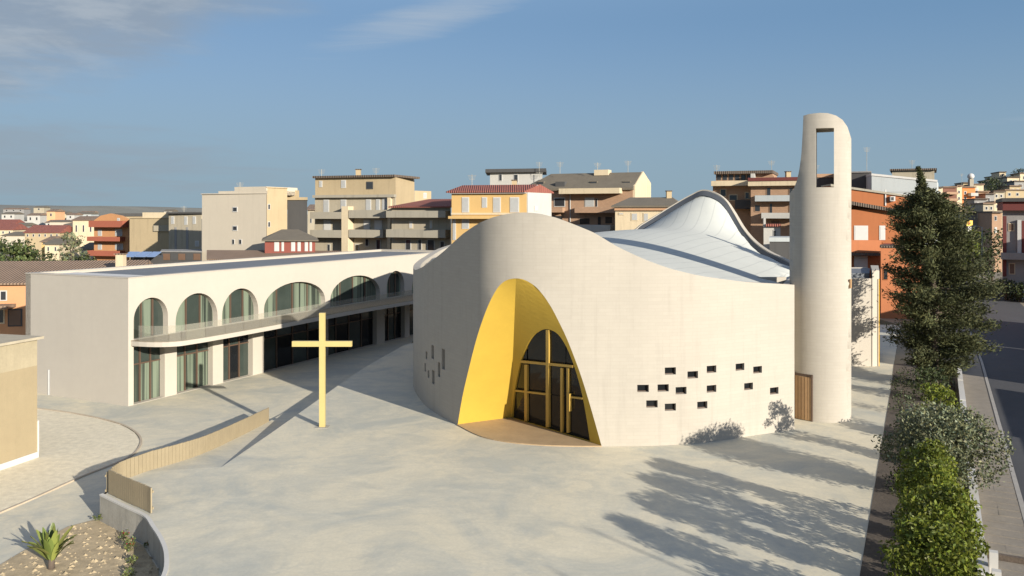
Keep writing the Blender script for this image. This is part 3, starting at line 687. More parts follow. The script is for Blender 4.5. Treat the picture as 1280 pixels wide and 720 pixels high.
for a, b, top in ups:
    t0, t1 = ft(a), ft(b); tm = (t0+t1)/2; zt = H-(top-HZ)/FPX*(CO.y+U.y*tm); rad = min((t1-t0)/2, 1.75); zs = zt-rad if (t1-t0)/2 < 1.75 else zt-1.7
    zs = max(zs, FLOOR+0.25); hh = zt-zs
    poly = [(t0, FLOOR+.03), (t1, FLOOR+.03)] + [(tm+(t1-t0)/2*math.cos(k*math.pi/18), zs+hh*math.sin(k*math.pi/18)) for k in range(19)]
    poly = [p for i, p in enumerate(poly) if i == 0 or math.dist(p, poly[i-1]) > 1e-4]
    holes.append(poly); arches.append((t0, t1, poly))
bays = []
for a, b in lows:
    t0, t1 = ft(a), ft(b); poly = [(t0, LOW+.02), (t1, LOW+.02), (t1, FLOOR-.42), (t0, FLOOR-.42)]; holes.append(poly); bays.append((t0, t1, poly))
uv, tri, loops = cdt([(0, LOW-.05), (PLEN, LOW-.05), (PLEN, PTOP), (0, PTOP)], holes, 0)
part('front_wall', thick_sheet(uv, tri, loops, lambda t, z: fp(t, z), lambda t, z: fp(t, z, -0.55)), M_ANNEX, parish)
mb = MB(); mb.obox(CO, U, V, Z, 0, 0.5, 0.552, PDEP, LOW-.05, PTOP); part('end_wall', mb, M_ANNEX, parish)
mb = MB(); mb.obox(CO, U, V, Z, 0, PLEN, PDEP-.5, PDEP, LOW-.05, PTOP-.003).obox(CO, U, V, Z, PLEN-.5, PLEN, .552, PDEP-.51, LOW-.05, PTOP-.003)
part('rear_wall', mb, M_ANNEX, parish)
mb = MB(); mb.obox(CO, U, V, Z, 0.49, PLEN-.49, 0.54, PDEP-.49, PTOP-0.9, PTOP-0.16); rf = part('roof', mb, M_GREYROOF, parish)
mb = MB()
mb.obox(CO, U, V, Z, 0.5, 3.2, 0.56, PDEP-.5, PTOP-.159, PTOP-0.1); part('roof_walkway', mb, M_WHITE, rf)
for i in range(4):
    part('coping', MB().obox(CO, U, V, Z, *((-.03, .53, -.03, PDEP+.03), (PLEN-.53, PLEN+.03, -.03, PDEP+.03), (.53, PLEN-.53, -.03, .58), (.53, PLEN-.53, PDEP-.53, PDEP+.03))[i], PTOP, PTOP+.05), M_ANNEX, rf)
mb = MB(); mb.obox(CO, U, V, Z, 0.5, PLEN-.5, .56, PDEP-.5, FLOOR-.35, FLOOR); part('floor_slab', mb, M_ANNEX, parish)
def glazing(poly, t0, t1, nv, zrow, panemat, name):
    cell = 0
    w = part(name, MB().add([fp(t, z, -.50) for t, z in poly], [tuple(range(len(poly)))]), M_GGLASS2, parish)
    ts = [t0+(t1-t0)*k/nv for k in range(nv+1)]; ts[0] -= 1; ts[-1] += 1
    zs = [-9]+zrow+[20]
    for i in range(nv):
        for j in range(len(zs)-1):
            c = clip(clip(clip(clip(poly, 1, 0, ts[i]+.035), -1, 0, -ts[i+1]+.035), 0, 1, zs[j]+.03), 0, -1, -zs[j+1]+.03)
            if len(c) < 3: continue
            k = len(c); pm = panemat[(i*3+j*5+int(t0)) % len(panemat)]
            part('pane', MB().add([fp(t, z, -.44) for t, z in c]+[fp(t, z, -.48) for t, z in c], [tuple(range(k))]+[(q, (q+1) % k, k+(q+1) % k, k+q) for q in range(k)]), pm, w)
    fr = MB()
    def top_at(t):
        zz_ = [poly[i][1]+(poly[(i+1) % len(poly)][1]-poly[i][1])*(t-poly[i][0])/(poly[(i+1) % len(poly)][0]-poly[i][0]) for i in range(len(poly)) if abs(poly[(i+1) % len(poly)][0]-poly[i][0]) > 1e-6 and (poly[i][0]-t)*(poly[(i+1) % len(poly)][0]-t) <= 0]
        return max(zz_), min(zz_)
    for k in range(1, nv):
        hi, lo = top_at(ts[k]); fr.obox(CO, U, NF, Z, ts[k]-.05, ts[k]+.05, -.50, -.36, lo, hi)
    for z in zrow: fr.obox(CO, U, NF, Z, t0, t1, -.49, -.39, z-.04, z+.04)
    part('frame', fr, M_BROWN, w)
for i, (t0, t1, poly) in enumerate(arches):
    glazing(poly, t0, t1, 4 if i in (3, 4) else 3, [], [M_GGLASS, M_GGLASS, M_GGLASS2, M_GGLASS], 'arched_window')
for i, (t0, t1, poly) in enumerate(bays):
    dark = i >= 2
    glazing(poly, t0, t1, 3 if i < 3 or i > 3 else 8, [1.35], [M_DGLASS, M_GGLASS2] if dark else [M_GGLASS, M_GGLASS, M_GGLASS2], 'shopfront_window')
tpost = ft(410); part('slender_post', MB().obox(CO, U, NF, Z, tpost-.12, tpost+.12, -.3, -.06, LOW+.02, FLOOR-.42), M_ANNEX, parish)
# balcony: slab with rounded left end, tan floor, white edge, glass balustrade
BW = 2.85
bt0 = ft(167)-0.2
outl = [(bt0, 0.0)] + [(bt0+1.6-1.6*math.cos(k*math.pi/2/8)+0.0, BW*math.sin(k*math.pi/2/8)**0.9) for k in range(1, 9)] + [(t, BW+0.18*math.sin(t*0.25)) for t in np.linspace(bt0+3, PLEN, 24)] + [(PLEN, 0.0)]
mb = MB(); k = len(outl)
mb.add([fp(t, FLOOR-.30, o_+.002) for t, o_ in outl]+[fp(t, FLOOR-.02, o_+.002) for t, o_ in outl], [tuple(range(k)), tuple(range(k, 2*k))]+[(i, (i+1) % k, k+(i+1) % k, k+i) for i in range(k)])
bal = part('balcony', mb, M_ANNEX, parish)
mb = MB(); mb.add([fp(t, FLOOR-.015, o_-.06 if o_ > .1 else .004) for t, o_ in outl]+[fp(t, FLOOR+.012, o_-.06 if o_ > .1 else .004) for t, o_ in outl], [tuple(range(k, 2*k))]+[(i, (i+1) % k, k+(i+1) % k, k+i) for i in range(k)])
part('balcony_floor', mb, mat('balcony tan floor', (0.235, 0.185, 0.125), 0.85, 0.15, 1.5), bal)
def clearglass():
    m, N, L, P = nodes_of('tinted balustrade glass'); P.inputs['Base Color'].default_value = (0.42, 0.40, 0.35, 1); P.inputs['Roughness'].default_value = 0.1
    tr = N.new('ShaderNodeBsdfTransparent'); tr.inputs[0].default_value = (0.92, 0.92, 0.88, 1); ms = N.new('ShaderNodeMixShader'); ms.inputs[0].default_value = 0.16
    L.new(tr.outputs[0], ms.inputs[1]); L.new(P.outputs[0], ms.inputs[2]); L.new(ms.outputs[0], N['Material Output'].inputs[0]); return m
M_CLEAR = clearglass()
ol = outl[1:-1]
for i in range(len(ol)-1):
    (ta, oa), (tb, ob) = ol[i], ol[i+1]
    if i < 7 and i % 2: continue
    if i < 7: tb, ob = ol[min(i+2, len(ol)-1)]
    mb = MB(); vs = []
    for dz in (FLOOR-.019, FLOOR+0.95):
        for (t, o_) in ((ta+.02, oa-.03), (tb-.02, ob-.03), (tb-.02, ob-.05), (ta+.02, oa-.05)): vs.append(fp(t, dz, o_))
    mb.add(vs, [(0, 1, 5, 4), (1, 2, 6, 5), (2, 3, 7, 6), (3, 0, 4, 7), (4, 5, 6, 7)])
    part('balustrade_pane', mb, M_CLEAR, bal)

# ================================================================== SLAT FENCE ROUND THE PLAZA EDGE
def fence_along(path, zf, h, name, label, step=0.2, thick=0.05, inner=1):
    ps = [Vector((*p[:2], 0)) for p in path]; o = thing(name, label, 'fence', (ps[0].x, ps[0].y, zf(ps[0].y)))
    sm_ = MB().box(-step*.46, step*.46, -thick/2, thick/2, 0, h); me = mesh_of('slat', sm_.v, sm_.f, M_TAN); recalc(me)
    L_ = [0]
    for i in range(len(ps)-1): L_.append(L_[-1]+(ps[i+1]-ps[i]).length)
    k = int(L_[-1]/step); base = Vector(o.location)
    for q in range(k):
        d = (q+.5)*step; i = max(j for j in range(len(ps)-1) if L_[j] <= d); t = (d-L_[i])/(L_[i+1]-L_[i]); p = ps[i].lerp(ps[i+1], t); dr_ = ps[i+1]-ps[i]
        s_ = bpy.data.objects.new('slat', me); C.objects.link(s_); s_.parent = o
        s_.location = (p.x-base.x, p.y-base.y, zf(p.y)-base.z+random.uniform(-.008, .008)); s_.rotation_euler = (0, 0, math.atan2(dr_.y, dr_.x))
    for zz0 in (0.12, h-.18):
        rail = MB(); vs = []; nq = len(ps)
        for i in range(nq):
            t_ = (ps[min(i+1, nq-1)]-ps[max(i-1, 0)]).normalized(); nn = Vector((-t_.y, t_.x, 0))*.05*inner
            vs += [(*(ps[i]+nn*w)[:2], zf(ps[i].y)+zz0+dz) for w, dz in ((.7, 0), (1.5, 0), (1.5, .08), (.7, .08))]
        rail.add(vs, [(4*i+a_, 4*i+(a_+1) % 4, 4*i+4+(a_+1) % 4, 4*i+4+a_) for i in range(nq-1) for a_ in range(4)]+[(0, 1, 2, 3), (4*nq-4, 4*nq-1, 4*nq-2, 4*nq-3)])
        part('rail', rail, M_TAN, o)
    return o
fa = [tuple(p) for p in EDGE_A if p[1] >= 28.55]
fa = [(p[0]+.12, p[1]+.1) for p in fa]
fence_along(fa, lambda y: 0.03, 0.88, 'slat_fence', 'short tan slat fence on top of the grey concrete retaining wall', 0.155, inner=-1)
fb = catmull([(-15.3, 30.95), (-15.4, 32.2), (-14.95, 33.5), (-13.9, 36.4), (-13.45, 40.5), (-13.2, 44.5)], 5)
fence_along(fb, lambda y: ramp_z(y)-.1, 0.86, 'slat_fence', 'long tan slat fence running beside the ramp towards the arcade', 0.2)
# retaining wall below the plaza edge, with pale capping
rw = thing('retaining_wall', 'grey concrete retaining wall curving round the dry planter', 'wall', (-12, 27.5, LOW))
def offset_strip(path, w, z0, z1, side=1):
    ps = [Vector((*p[:2], 0)) for p in path]; n_ = len(ps); A = []; B = []
    for i in range(n_):
        t = (ps[min(i+1, n_-1)]-ps[max(i-1, 0)]).normalized(); nn = Vector((-t.y, t.x, 0))*w*side; A.append(ps[i]); B.append(ps[i]+nn)
    mb = MB(); vs = [(*p[:2], z) for p in A for z in (z0, z1)]+[(*p[:2], z) for p in B for z in (z0, z1)]; m2 = 2*n_
    fs = []
    for i in range(n_-1): fs += [(2*i, 2*i+2, 2*i+3, 2*i+1), (m2+2*i, m2+2*i+1, m2+2*i+3, m2+2*i+2), (2*i+1, 2*i+3, m2+2*i+3, m2+2*i+1), (2*i, m2+2*i, m2+2*i+2, 2*i+2)]
    fs += [(0, 1, m2+1, m2), (2*n_-2, m2+2*n_-2, m2+2*n_-1, 2*n_-1)]
    return mb.add(vs, fs)
part('wall', offset_strip(EDGE_A, 0.12, LOW-.05, -.03, 1), M_CONC, rw)
cp = [(p[0]-.0, p[1]) for p in EDGE_A]
part('capping', offset_strip(cp, 0.135, -.03, .035, 1), mat('pale capping', (0.50, 0.48, 0.43), 0.8, 0.1, 2), rw)
wall2 = catmull([(-15.35, 30.75), (-15.55, 32.1), (-15.1, 33.5), (-14.05, 36.4), (-13.6, 40.5), (-13.33, 44.6)], 5)
rw2 = thing('retaining_wall', 'low concrete wall under the long slat fence beside the ramp', 'wall', (-14.5, 35, LOW))
mb = offset_strip(wall2, 0.1, LOW-.05, 0, -1)
mb.v = [(x, y, (ramp_z(y)+0.0 if z == 0 else z)) for x, y, z in mb.v]; part('wall', mb, M_CONC, rw2)

# ================================================================== TOWN BUILDINGS
GY = -1.2                                     # ground level round the town houses
class Face:
    """vertical facade between two plan points, left to right as seen from the street"""
    def __init__(s, p, q):
        s.p = Vector((p[0], p[1], 0)); d = Vector((q[0]-p[0], q[1]-p[1], 0)); s.l = d.length; s.d = d.normalized(); s.n = Vector((s.d.y, -s.d.x, 0))
    def at(s, px, py):
        dx, dy, dz = ray(px, py); t = s.p.dot(s.n)/(dx*s.n.x+dy*s.n.y); return ((Vector((dx*t, dy*t, 0))-s.p).dot(s.d), H+dz*t)
    def rect(s, r):
        cx_, cy_ = (r[0]+r[2])/2, (r[1]+r[3])/2
        a0, a1 = s.at(r[0], cy_)[0], s.at(r[2], cy_)[0]; z1, z0 = s.at(cx_, r[1])[1], s.at(cx_, r[3])[1]
        return a0, a1, z0, z1
    def box(s, r, d0, d1): a0, a1, z0, z1 = s.rect(r); return MB().obox(s.p, s.d, s.n, Z, a0, a1, d0, d1, z0, z1)
    def mbox(s, a0, a1, z0, z1, d0, d1): return MB().obox(s.p, s.d, s.n, Z, a0, a1, d0, d1, z0, z1)
def render_mat(name, col, streak=0.35, var=0.10): return mat(name, col, 0.92, var, 0.35, 0.25, 12, streak=streak)
T_BEIGE = render_mat('beige render', (0.47, 0.41, 0.315), 0.15, 0.05); T_TAN = render_mat('tan weathered render', (0.36, 0.28, 0.165)); T_OLD = render_mat('old grey beige render', (0.33, 0.285, 0.205), 0.5)
T_CREAM = render_mat('cream render', (0.50, 0.41, 0.27)); T_PALE = render_mat('pale render', (0.40, 0.385, 0.345), 0.2); T_YELL = render_mat('yellow ochre render', (0.50, 0.325, 0.125), 0.15)
T_ORNG = render_mat('orange render', (0.31, 0.105, 0.036), 0.15); T_ORNG2 = render_mat('burnt orange brickwork', (0.42, 0.15, 0.06), 0.2); T_RED = render_mat('red oxide render', (0.21, 0.06, 0.042)); T_BRICK = mat('brown brickwork', (0.33, 0.205, 0.125), 0.9, 0.12, 0.8, 0.2, 20, course=(0.5, 0.25, 0.02, 0.08))
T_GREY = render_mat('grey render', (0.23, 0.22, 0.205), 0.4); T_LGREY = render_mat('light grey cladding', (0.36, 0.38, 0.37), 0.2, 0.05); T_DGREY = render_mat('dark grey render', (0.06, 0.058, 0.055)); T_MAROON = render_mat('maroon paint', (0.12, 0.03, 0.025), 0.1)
T_CONC = render_mat('weathered balcony concrete', (0.29, 0.26, 0.20), 0.5)
T_SLATE = mat('brown grey roof tiles', (0.125, 0.105, 0.075), 0.9, 0.2, 0.7, 0.6, 6, streak=0.3)
def tilemat(name, col):
    m = mat(name, col, 0.88, 0.22, 0.9, 0.0, 8); N, L = m.node_tree.nodes, m.node_tree.links; P = N['Principled BSDF']
    w = N.new('ShaderNodeTexWave'); w.inputs['Scale'].default_value = 1.3; w.bands_direction = 'X'; w.inputs['Distortion'].default_value = 0.6; w.inputs['Detail'].default_value = 2
    g = N.new('ShaderNodeNewGeometry'); L.new(g.outputs['Position'], w.inputs['Vector'])
    b = N.new('ShaderNodeBump'); b.inputs['Strength'].default_value = 0.8; b.inputs['Distance'].default_value = 0.1; L.new(w.outputs[1], b.inputs['Height']); L.new(b.outputs[0], P.inputs['Normal']); return m
T_TILE = tilemat('brown roof tiles', (0.20, 0.135, 0.09)); T_REDTILE = tilemat('red roof tiles', (0.22, 0.072, 0.05)); T_DTILE = tilemat('dark brown roof tiles', (0.10, 0.075, 0.055))
W_DARK = glassmat('dark window glass', (0.03, 0.032, 0.035), 0.1); W_SHUT = mat('grey roller shutter', (0.34, 0.34, 0.32), 0.7, 0.1, 3); W_WHITE = mat('white shutter', (0.46, 0.445, 0.41), 0.7, 0.08, 3); W_BRN = mat('brown shutter', (0.13, 0.075, 0.045), 0.7, 0.15, 3)
W_BLUE = mat('blue awning cloth', (0.15, 0.22, 0.36), 0.8, 0.15, 2)
def window(th_, face, r, pane=W_DARK, frame=W_WHITE, name='window'):
    a0, a1, z0, z1 = face.rect(r)
    w = part(name, face.mbox(a0, a1, z0, z1, -.05, .05), frame, th_); b = min(.10, (a1-a0)*.16)
    part('pane', face.mbox(a0+b, a1-b, z0+b, z1-b, .01, .07), pane, w); return w
def balcony(th_, face, r, m=T_CONC, depth=1.25, slab=0.22, rail=None):
    """r: top of the parapet to the underside of the slab"""
    a0, a1, z0, z1 = face.rect(r)
    # the front of the balcony stands nearer than the facade plane, so shift it down to where it is seen
    k = (face.p+face.d*(a0+a1)/2+face.n*depth).y/(face.p+face.d*(a0+a1)/2).y
    z0 = H+(z0-H)*k; z1 = H+(z1-H)*k
    b = part('balcony', face.mbox(a0, a1, z0, z0+slab, -.04, depth), m, th_)
    if z1-z0 > slab+.1:
        part('parapet', MB().add([tuple(face.p+face.d*a+face.n*o_+Z*z) for z in (z0+slab, z1) for a, o_ in ((a0, 0.0), (a0, depth), (a1, depth), (a1, 0.0), (a1-.12, 0.0), (a1-.12, depth-.12), (a0+.12, depth-.12), (a0+.12, 0.0))],
            [(i, (i+1) % 8, 8+(i+1) % 8, 8+i) for i in range(8)]+[(8, 9, 14, 15), (9, 10, 13, 14), (10, 11, 12, 13), (0, 7, 6, 1), (1, 6, 5, 2), (2, 5, 4, 3)]), rail or m, b)
    return b
def pt(px, y): return ((px-CX)/FPX*y, y)
def block(name, label, cat, pts, top, m, group=None, base=GY, roof=None, over=0.12, rt=0.18):
    """plan polygon counter-clockwise from above; first point is the near left corner; top is a height"""
    th_ = thing(name, label, cat, (pts[0][0], pts[0][1], base), group)
    part('wall', MB().prism(pts, base-1.0, top), m, th_)
    if roof is not None:
        c = Vector((sum(p[0] for p in pts)/len(pts), sum(p[1] for p in pts)/len(pts), 0))
        q = [(p[0]+(p[0]-c.x)/max(1e-3, (Vector((*p, 0))-c).length)*over*1.4, p[1]+(p[1]-c.y)/max(1e-3, (Vector((*p, 0))-c).length)*over*1.4) for p in pts]
        part('roof', MB().prism(q, top+.002, top+rt), roof, th_)
    return th_
def zt(py, y): return H-(py-HZ)/FPX*y
def pitched(th_, pts, z0, rise, m, name='roof', over=0.35, hip=0.0):
    """roof over a four-cornered plan a,b (front) c,d (rear); ridge runs parallel to the front"""
    a, b, c, d = [Vector((*p, 0)) for p in pts]; ux = (b-a).normalized(); uy = (d-a).normalized()
    a = a-ux*over-uy*over; b = b+ux*over-uy*over; c = c+ux*over+uy*over; d = d-ux*over+uy*over
    r0 = (a+d)/2+ux*hip*(b-a).length; r1 = (b+c)/2-ux*hip*(b-a).length
    vs = [(*p[:2], z0) for p in (a, b, c, d)]+[(*p[:2], z0+rise) for p in (r0, r1)]+[(*p[:2], z0-.14) for p in (a, b, c, d)]
    return part(name, MB().add(vs, [(0, 1, 5, 4), (2, 3, 4, 5), (1, 2, 5), (3, 0, 4), (6, 7, 1, 0), (7, 8, 2, 1), (8, 9, 3, 2), (9, 6, 0, 3), (9, 8, 7, 6)]), m, th_)
def antenna(x, y, z0, h, label):
    o = thing('antenna', label, 'antenna', (x, y, z0)); part('mast', MB().tube([(x, y, z0-.1), (x, y, z0+h)], 0.035, 5), M_CONC, o)
    for k in range(4): part('rod', MB().tube([(x-.5+.06*k, y, z0+h-.12-k*.16), (x+.5-.06*k, y, z0+h-.12-k*.16)], 0.018, 4), M_CONC, o)

# --- tall beige block with a stepped top, left of centre
pA, pB, pC = pt(252.5, 104), pt(333, 100), pt(357, 103)
b = block('apartment_block', 'tall plain beige apartment block with a stepped roofline', 'building', [pA, pB, pt(340, 110), pt(262, 114)], zt(243, 104), T_BEIGE, roof=T_BEIGE, rt=.1)
f = Face(pA, pB); a_ = f.l; g = [f.at(273, 243)[0], f.at(293, 243)[0], f.at(332, 243)[0]]
for i, (a0, py) in enumerate(((g[0], 238.5), (g[1], 233.5))):
    part('roof_step', MB().obox(f.p, f.d, f.n, Z, a0, f.l-.01, -6, -.004*(i+1), zt(243.5, 101), f.at(310, py)[1]), T_BEIGE, b)
for r in ((291, 258.5, 297, 265), (291, 282, 297, 288.5), (290.5, 299, 293.5, 305.5), (299, 299, 302.5, 305.5)): window(b, f, r)
fs_ = Face(pB, pC); 
b2 = block('apartment_block', 'tan apartment block with stepped top adjoining the tall beige one', 'building', [pt(333.5, 100.1), pt(359, 103), pt(359, 112), pt(341, 112)], zt(235, 101), T_TAN, roof=T_TAN, rt=.1)
f = Face(pt(333.5, 100.1), pt(359, 103))
for r in ((334.5, 255, 337.5, 262), (334.5, 277, 337.5, 284)): window(b2, f, r)
b3 = block('apartment_block', 'dark grey stair block beside the tan apartment block', 'building', [pt(359.3, 103.5), pt(384, 103), pt(384, 112), pt(360, 112)], zt(250, 103), T_DGREY, roof=T_TAN, rt=.35)
b3b = block('apartment_block', 'small tan rooftop storey behind the dark stair block', 'building', [pt(359, 105.2), pt(374, 105), pt(374, 111), pt(360, 111)], zt(238, 105), T_TAN, base=zt(252, 105))
# --- red house with hipped roof
b = block('red_house', 'low red house with white shutters and a grey hipped roof', 'house', [pt(331, 90), pt(394, 90), pt(394, 97), pt(331, 97)], zt(300, 90), T_RED)
pitched(b, [pt(331, 90), pt(394, 90), pt(393, 98), pt(332, 98)], zt(300, 90), 1.1, T_SLATE, hip=.36)
f = Face(pt(331, 90), pt(394, 90))
for x0, x1 in ((343, 349), (352, 355), (364, 369), (372, 376), (381, 385), (387, 390)): window(b, f, (x0, 302, x1, 314), W_WHITE)
# --- orange house with red balconies
pA, pB = pt(117.5, 142), pt(161, 140)
b = block('orange_house', 'orange apartment house with three red balconies and a peaked gable', 'house', [pA, pB, pt(163, 152), pt(122, 154)], zt(275, 141), render_mat('bright orange render', (0.42, 0.21, 0.09), 0.15))
f = Face(pA, pB)
q = [f.at(118, 275), f.at(126, 269.5), f.at(138, 266.8), f.at(151, 269.5), f.at(160, 274)]
mbg = MB(); q2 = [(0.0, zt(277, 141)), (f.l, zt(277, 141))]+[(x, z) for x, z in q[::-1]]; k = len(q2)
mbg.add([tuple(f.p+f.d*x+f.n*o_+Z*z) for o_ in (.01, -.5) for x, z in q2], [tuple(range(k)), tuple(reversed(range(k, 2*k)))]+[(i, (i+1) % k, k+(i+1) % k, k+i) for i in range(k)])
part('gable', mbg, MATS['bright orange render'], b)
for r in ((118.5, 276, 160.5, 284), (116.5, 296, 156.5, 301.5), (116.5, 313.5, 156.5, 320)): balcony(b, f, r, render_mat('red balcony paint', (0.28, 0.082, 0.045), 0.1), 1.4)
for r in ((122.5, 287, 127.5, 295), (144, 286.5, 153, 295), (122.5, 304.5, 127.5, 312), (144, 304.5, 154, 312), (146.5, 272.5, 150, 276)): window(b, f, r, W_SHUT)
block('dark_roofed_house', 'house with a flat dark roof behind the orange apartment house', 'house', [pt(144, 158), pt(178, 158), pt(178, 168), pt(145, 168)], zt(270.5, 158), T_TAN, roof=T_DGREY, rt=.6)
# --- blank tan blocks
b = block('tan_block', 'blank windowless tan block between orange house and tall beige block', 'building', [pt(162, 134), pt(217.5, 132), pt(218, 142), pt(166, 144)], zt(273, 133), T_TAN, roof=T_TAN, rt=.1)
f = Face(pt(162, 134), pt(217.5, 132)); part('upper_storey', f.box((176, 265.5, 217, 274), -9, -.4), T_CREAM, b); part('parapet', f.box((193, 281.5, 217, 289), -.05, .25), T_OLD, b)
b = block('windowed_block', 'tan apartment block with a thin dark flat roof left of the tall beige block', 'building', [pt(211, 128), pt(252, 126), pt(252, 138), pt(213, 138)], zt(267, 127), T_OLD, roof=T_DGREY, rt=.25, over=.5)
f = Face(pt(211, 128), pt(252, 126))
for r in ((214, 270.5, 218, 280), (230.5, 270.5, 234.5, 281), (241, 270.5, 245, 280), (244, 301, 249, 308)): window(b, f, r, W_SHUT)
for r in ((218.3, 284, 221, 313), (232.6, 284, 235.6, 313)): part('recess_panel', f.box(r, -.02, .04), T_GREY, b)
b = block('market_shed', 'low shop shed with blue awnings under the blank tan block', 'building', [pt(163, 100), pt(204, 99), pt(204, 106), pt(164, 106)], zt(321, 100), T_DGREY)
f = Face(pt(163, 100), pt(204, 99))
for i, (x0, x1) in enumerate(((162, 176), (177.5, 190), (191.5, 202))):
    a0, a1, z0, z1 = f.rect((x0, 314.5, x1, 320)); part('awning', MB().add([tuple(f.p+f.d*a+f.n*o_+Z*z) for a in (a0, a1) for o_, z in ((0, z1), (1.3, z0), (1.3, z0-.06), (0, z1-.06))], [(0, 1, 5, 4), (1, 2, 6, 5), (2, 3, 7, 6), (0, 3, 2, 1), (4, 5, 6, 7), (0, 4, 7, 3)]), W_BLUE, b)
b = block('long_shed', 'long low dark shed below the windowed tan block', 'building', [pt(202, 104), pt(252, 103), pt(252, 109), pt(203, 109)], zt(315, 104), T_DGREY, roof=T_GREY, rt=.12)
f = Face(pt(202, 104), pt(252, 103))
for i in range(5): part('panel', f.box((204+i*9.5, 317, 212.5+i*9.5, 325), -.02, .05), T_DGREY if i % 2 else W_BRN, b)

# --- six-storey apartment block with balconies, left of the church hump
pA, pB, pC = pt(394, 106), pt(494.5, 102), pt(518, 109)
b = block('apartment_block', 'weathered tan apartment block with grey balconies and a thin brown roof edge', 'building', [pA, pB, pC, pt(420, 117)], zt(222, 104), T_TAN)
f = Face(pA, pB)
part('roof', f.box((393, 219.3, 495.5, 222), -6.5, .45), T_DTILE, b)
part('cornice', f.box((393.5, 243.5, 495, 247), -.1, .55), T_CONC, b)
part('lower_facade', f.box((394, 247, 494.5, 330), -.1, .06), T_OLD, b)
part('pilaster', f.box((434, 258, 442, 330), .06, 1.35), T_CREAM, b)
part('pilaster', f.box((486.5, 247, 490.5, 330), .06, .5), T_CREAM, b)
for r in ((399, 226, 403, 234), (426.5, 225, 432.5, 235)): window(b, f, r, W_SHUT)
window(b, f, (458, 227, 466.5, 236.5), W_DARK, T_DGREY)
f2 = Face(f.p+f.n*.06, f.p+f.d*f.l+f.n*.06)
for r in ((404.5, 249.5, 411.5, 268), (426, 249.5, 433, 266), (457.5, 249, 464, 266), (470, 249, 475, 266), (478, 247.5, 487, 262)): window(b, f2, r, W_SHUT, W_WHITE)
for r in ((404.5, 274.5, 414, 291.5), (426, 274.5, 433.5, 283), (454.5, 274.5, 463, 291), (468, 275, 478, 291)): window(b, f2, r, W_WHITE, T_PALE)
for r in ((409.5, 305, 413, 314), (427, 305, 434, 313), (456.5, 298, 461, 308), (444, 305, 449, 314), (470, 299, 476, 314)): window(b, f2, r, W_DARK, T_PALE)
for r in ((394.5, 265, 433.5, 273.5), (442.5, 262.5, 488, 272.5), (394.5, 287.5, 433.5, 297), (442.5, 287, 485, 297)): balcony(b, f2, r, T_CONC, 1.3, .3)
fs_ = Face(pB, pC); part('side_annex', MB().prism([pt(518.2, 109), pt(539, 112), pt(539, 122), pt(520, 120)], GY-1, zt(238.5, 110)), T_TAN, b)
part('side_annex', MB().prism([pt(539.2, 112), pt(561, 118), pt(558, 124), pt(540, 122)], GY-1, zt(249.5, 114)), T_CREAM, b)
window(b, Face(pt(518.2, 109), pt(539, 112)), (529, 241, 533, 248), W_SHUT)
# --- low house with a red roof and long balconies
pA, pB = pt(489.5, 99), pt(563.5, 96)
b = block('balcony_house', 'grey tan house with a low red roof and two full-width balconies', 'house', [pA, pB, pt(563, 106), pt(492, 108)], zt(259, 98), T_OLD)
f = Face(pA, pB)
a0, a1, z0, z1 = f.rect((497, 251.5, 563, 258)); part('roof', MB().add([tuple(f.p+f.d*a+f.n*o_+Z*z) for a, o_, z in ((a0-1, .5, z0), (a1+.3, .5, z0), (a1+.3, -5, z1+.35), (a0+1.6, -5, z1+.35), (a0-1, .5, z0-.15), (a1+.3, .5, z0-.15), (a1+.3, -5, z0), (a0+1.6, -5, z0))], [(0, 1, 2, 3), (4, 5, 1, 0), (5, 6, 2, 1), (7, 4, 0, 3), (6, 7, 3, 2), (7, 6, 5, 4)]), T_REDTILE, b)
balcony(b, f, (489.5, 263.5, 563, 272), T_CONC, 1.3, .3); balcony(b, f, (489.5, 287, 563, 297), T_CONC, 1.3, .3)
for r in ((511, 276, 516.5, 286), (537, 275, 541, 286)): window(b, f, r, W_WHITE, T_CREAM)
for r in ((507, 299, 514, 313), (522.5, 299, 527.5, 313), (534, 299, 543.5, 314), (550, 301, 556, 313)): window(b, f, r, W_DARK, T_PALE)
# --- yellow house
pA, pB, pC = pt(564.5, 93), pt(658, 90.5), pt(688.5, 95)
b = block('yellow_house', 'yellow ochre house with a red tiled roof and white gable end', 'house', [pA, pB, pC, pt(590, 102)], zt(240, 91.5), T_YELL)
f = Face(pA, pB)
part('cornice', f.box((564, 239.2, 658.3, 242), -.1, .35), W_WHITE, b); part('string_course', f.box((564.5, 266, 658, 268.5), -.1, .12), T_CREAM, b)
# red roof with a ridge running along the street, white gable wall at the right end
e0, e1 = f.p+f.n*.5-f.d*.5, f.p+f.d*f.l+f.n*.5; zr = zt(232.2, 97); ze = zt(239, 91.5)
fs_ = Face(pB, pC); rr0, rr1 = e0+fs_.d*3.2, e1+fs_.d*3.2
part('roof', MB().add([(*e0[:2], ze), (*e1[:2], ze), (*rr1[:2], zr), (*rr0[:2], zr), (*(e1+fs_.d*6.3)[:2], ze), (*(e0+fs_.d*6.3)[:2], ze), (*e0[:2], ze-.15), (*e1[:2], ze-.15), (*(e1+fs_.d*6.3)[:2], ze-.15), (*(e0+fs_.d*6.3)[:2], ze-.15)], [(0, 1, 2, 3), (3, 2, 4, 5), (1, 4, 2), (0, 3, 5), (6, 7, 1, 0), (7, 8, 4, 1), (8, 9, 5, 4), (9, 6, 0, 5), (9, 8, 7, 6)]), T_REDTILE, b)
q2 = [fs_.at(658.3, 300), fs_.at(688.2, 300), fs_.at(688.2, 240.5), fs_.at(671.5, 231.3), fs_.at(658.3, 238.5)]
